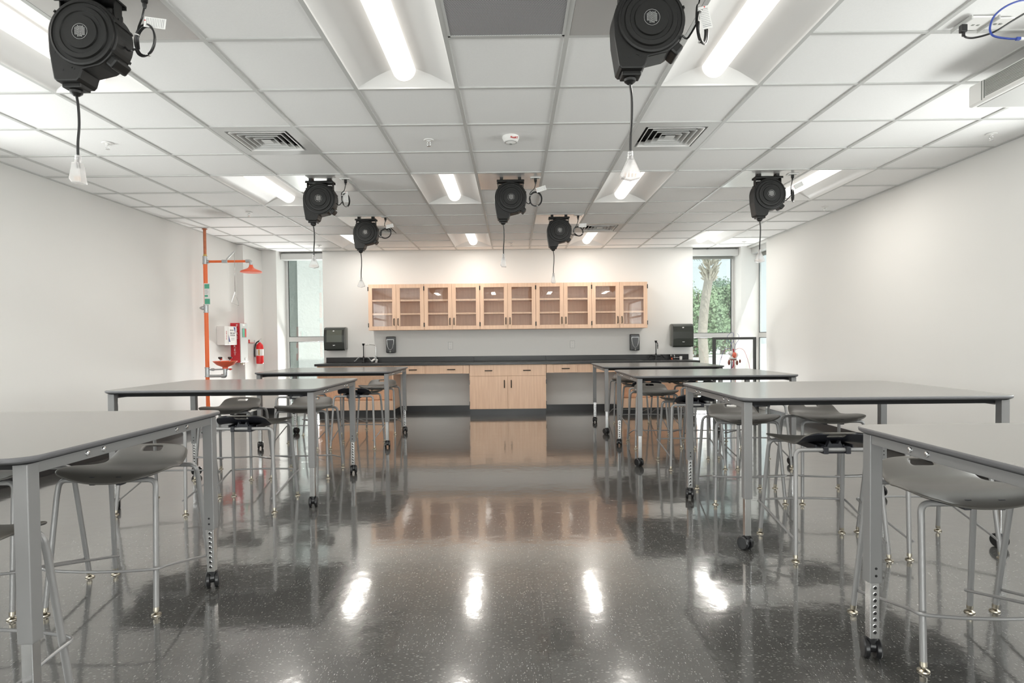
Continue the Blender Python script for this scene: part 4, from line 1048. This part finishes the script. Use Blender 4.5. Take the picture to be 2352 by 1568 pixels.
v.tube(V2([(0, 0, .88), (-.06, 0, .905), (-.13, 0, .89), (-.175, 0, .80), (-.21, 0, .68), (-.22, 0, .55)]), .003, 6)
v.tube(V2([(-.01, 0, .70), (-.03, 0, .55), (-.045, 0, .30), (-.05, 0, .02)]), .004, 6)
v.build('vein', 'vessel_blue', t)
v = MB()
v.tube(V2([(.01, -.01, .84), (0, -.01, .875), (.0, -.01, .90)]), .011, 8)
v.tube(V2([(.02, 0, .88), (.09, 0, .905), (.16, 0, .88), (.205, 0, .79), (.245, 0, .66), (.26, 0, .58)]), .0032, 6)
v.tube(V2([(-.02, 0, .88), (-.10, 0, .89), (-.16, 0, .84), (-.19, 0, .72)]), .0025, 6)
v.tube(V2([(.01, -.005, .72), (.02, 0, .55), (.045, 0, .30), (.06, 0, .02)]), .004, 6)
v.tube(V2([(.0, -.02, .72), (.0, -.02, .66), (-.02, -.02, .60)]), .009, 8)
v.build('artery', 'vessel_red', t)

# ------------------------------------------------------------------ projector, ceiling plate and loose cables at top right
t = thing('projector', 'white ceiling projector with side grille at the right edge', 'projector', (2.99, 3.22, 2.525))
MB().bx(-.30, .30, -.33, .33, 0, .125, bev=.012).build('body', 'white_plastic', t)
mb = MB()
for k in range(11): mb.bx(-.3035, -.299, -.32, .20, .022+k*.0085, .0265+k*.0085)
mb.bx(-.3030, -.299, .205, .212, .015, .115).bx(-.3030, -.299, .225, .229, .01, .118)
mb.build('side_grille', 'towel_grey', t)
MB().bx(-.27, .27, -.30, .30, -.003, .002, bev=.001).build('bottom_cover', 'aluminium', t)
MB().bx(-.16, .16, -.14, .14, .125, .135).cyl((0, 0, .13), (0, 0, .18), .03, 16).build('ceiling_mount', 'white_plastic', t)
p0 = ceil_at(2243, 52)
t = thing('ceiling_power_plate', 'white ceiling plate with power and data sockets at the top right', 'power outlet', (p0[0], p0[1], CH+.002))
MB().bx(-.07, .055, -.06, .06, -.008, 0, bev=.002).bx(.062, .15, -.045, .055, -.006, 0, bev=.002).build('cover_plate', 'white_plastic', t)
for q in (-.076, .055): MB().bx(q, q+.006, -.07, .07, -.02, 0).build('raised_edge', 'grid_metal', t)
g = MB()
for x, y in ((-.01, .01), (.015, .012), (.095, .005), (.12, .005)): g.bx(x-.006, x+.006, y-.006, y+.006, -.0092, -.0078)
g.build('socket', 'towel_grey', t)
def cable(name, lab, cat, pts, r, m, plug):
    o = thing(name, lab, cat, tuple(pts[0])); q = [Vector(p)-Vector(pts[0]) for p in pts]
    MB().tube(smooth_path(q, 8), r, 8).build('cable', m, o)
    plug(o, q)
def pt(px, py, Y): x, z = XY(px, py, Y); return (x, Y, z)
pts = [pt(2214, 82, 2.70), pt(2220, 86, 2.68), pt(2235, 87, 2.66), pt(2262, 81, 2.63), pt(2290, 70, 2.60), pt(2322, 50, 2.60), pt(2355, 30, 2.62), pt(2400, 5, 2.66), pt(2440, -8, 2.72)]
cable('power_cord', 'black power cord with plug looping from the ceiling plate, top right', 'cord', pts, .0042, 'cord_black',
      lambda o, q: MB().bx(-.016, .010, -.010, .012, .014, .048, bev=.003).cyl((-.002, 0, -.002), (-.002, 0, .016), .007, 10).build('plug', 'cord_black', o))
pts = [pt(2338, 89, 2.56), pt(2320, 89, 2.57), pt(2290, 85, 2.58), pt(2277, 78, 2.59), pt(2274, 62, 2.60), pt(2283, 38, 2.62), pt(2305, 18, 2.64), pt(2335, 4, 2.66), pt(2370, -2, 2.68), pt(2430, -10, 2.70)]
cable('data_cable', 'blue network cable curling below the ceiling at the top right', 'cable', pts, .0042, 'blue_cable',
      lambda o, q: MB().bx(-.008, .010, -.006, .006, -.006, .006, bev=.001).build('boot', 'blue_cable', o) and MB().bx(.010, .026, -.005, .005, -.005, .004).build('connector', 'white_plastic', o))

# ------------------------------------------------------------------ outdoors
struct('ground', MB().bx(-60, 90, 10.6, 130, -.30, -.10), 'concrete_out')
t = MB().bx(-4.39, -2.4, 12.2, 12.6, -.1, 5.0).build('garden_wall', 'stucco', None)
tag(t, 'pale stucco wall seen through the left window', 'wall')
t = MB().bx(-6.2, -4.37, 13.0, 13.4, -.1, 5.0).build('garden_wall', 'stucco_shaded', None)
tag(t, 'stucco strip coloured as in shade at the left edge of the left window', 'wall')

def palm():
    Y = 22.0
    a, b = pt(1621, 860, Y), pt(1633, 612, Y); zb = -.1
    t = thing('palm_tree', 'pale palm trunk leaning outside the right window', 'palm tree', (a[0]-.06, Y, zb))
    o = Vector((a[0]-.06, Y, zb)); pth = []
    for px, py in ((1616, 810), (1614, 760), (1620, 690), (1630, 630)): pth.append(Vector(pt(px, py, Y))-o)
    base = Vector((pth[0].x*.9+.02, 0, 0)); P = smooth_path([base] + pth, 10)
    mb = MB(); mb.tube(P, .185, 18, r2=.155); mb.build('trunk', 'palm_bark', t)
    top = P[-1]; boots = MB(); rnd = random.Random(5)
    for k in range(130):
        an = rnd.uniform(0, 2*PI); h = rnd.uniform(-.25, .75); d = Vector((math.cos(an), math.sin(an), 0))
        p = top + d*.14 + Vector((.0, 0, h)); q = p + d*rnd.uniform(.10, .28) + Vector((0, 0, rnd.uniform(.10, .32)))
        boots.tube([p, (p+q)/2 + d*.03, q], .035, 6, r2=.018)
    boots.build('frond_stub', 'palm_boot', t)
    fr = MB()
    for k in range(26):
        an = 2*PI*k/26 + rnd.uniform(-.1, .1); d = Vector((math.cos(an), math.sin(an), 0)); st = top + Vector((0, 0, .9))
        e = st + d*rnd.uniform(1.2, 1.8) + Vector((0, 0, rnd.uniform(.2, 1.3)))
        mid = (st+e)/2 + Vector((0, 0, .3)); fr.tube([st, mid, e], .015, 5)
        sd_ = d.cross(Vector((0, 0, 1)))
        for j in range(16):
            aa = -1.2 + 2.4*j/15; dd = (d*math.cos(aa) + sd_*math.sin(aa)); tip = e + dd*.8 + Vector((0, 0, -.25-.2*abs(aa)))
            s2 = dd.cross(Vector((0, 0, 1)))*.025
            fr.quad(e-s2, e+s2, tip+s2*.3, tip-s2*.3)
    fr.build('frond', 'leaf_mid', t, recalc=False)
palm()
def tree(x, y, h, r, m, lab, seed, n=11000):
    rnd = random.Random(seed); t = thing('leafy_tree', lab, 'tree', (x, y, -.1), group='trees beyond the paved yard')
    tr = MB().tube([(0, 0, 0), (.1, 0, h*.3), (-.05, 0, h*.55)], .22, 10, r2=.12)
    for k in range(7):
        a = rnd.uniform(0, 2*PI); tr.tube([(0, 0, h*rnd.uniform(.25, .5)), (r*.5*math.cos(a), r*.5*math.sin(a), h*rnd.uniform(.55, .8))], .08, 6, r2=.03)
    tr.build('trunk', 'bark', t)
    cl = [(rnd.uniform(-1, 1)*r*.75, rnd.uniform(-1, 1)*r*.6, h*rnd.uniform(.12, .88), r*rnd.uniform(.28, .5)) for _ in range(26)]
    lf = MB()
    for k in range(n):
        cx, cy, cz, cr2 = rnd.choice(cl); v = Vector((rnd.gauss(0, 1), rnd.gauss(0, 1), rnd.gauss(0, 1))).normalized()*cr2*rnd.uniform(.75, 1.05)
        p = Vector((cx, cy, cz)) + v
        if p.z < .2: continue
        a = Vector((rnd.gauss(0, 1), rnd.gauss(0, 1), rnd.gauss(0, 1))).normalized(); b = a.cross(v).normalized(); s = rnd.uniform(.06, .15)
        lf.quad(p-a*s, p+b*s*.6, p+a*s, p-b*s*.6)
    lf.build('foliage', m, t, recalc=False)
tree(12.9, 42, 5.5, 2.2, 'leaf_light', 'bright green leafy tree left of the palm trunk outside', 1)
tree(17.0, 48.5, 5.7, 1.9, 'leaf_light', 'bright green leafy tree right of the palm trunk outside', 2)
tree(19.0, 60, 7.0, 3.0, 'leaf_mid', 'darker tree standing behind the palm trunk outside', 3)
tree(25.6, 71, 7.2, 2.6, 'leaf_mid', 'darker tree at the right of the right window view', 4)
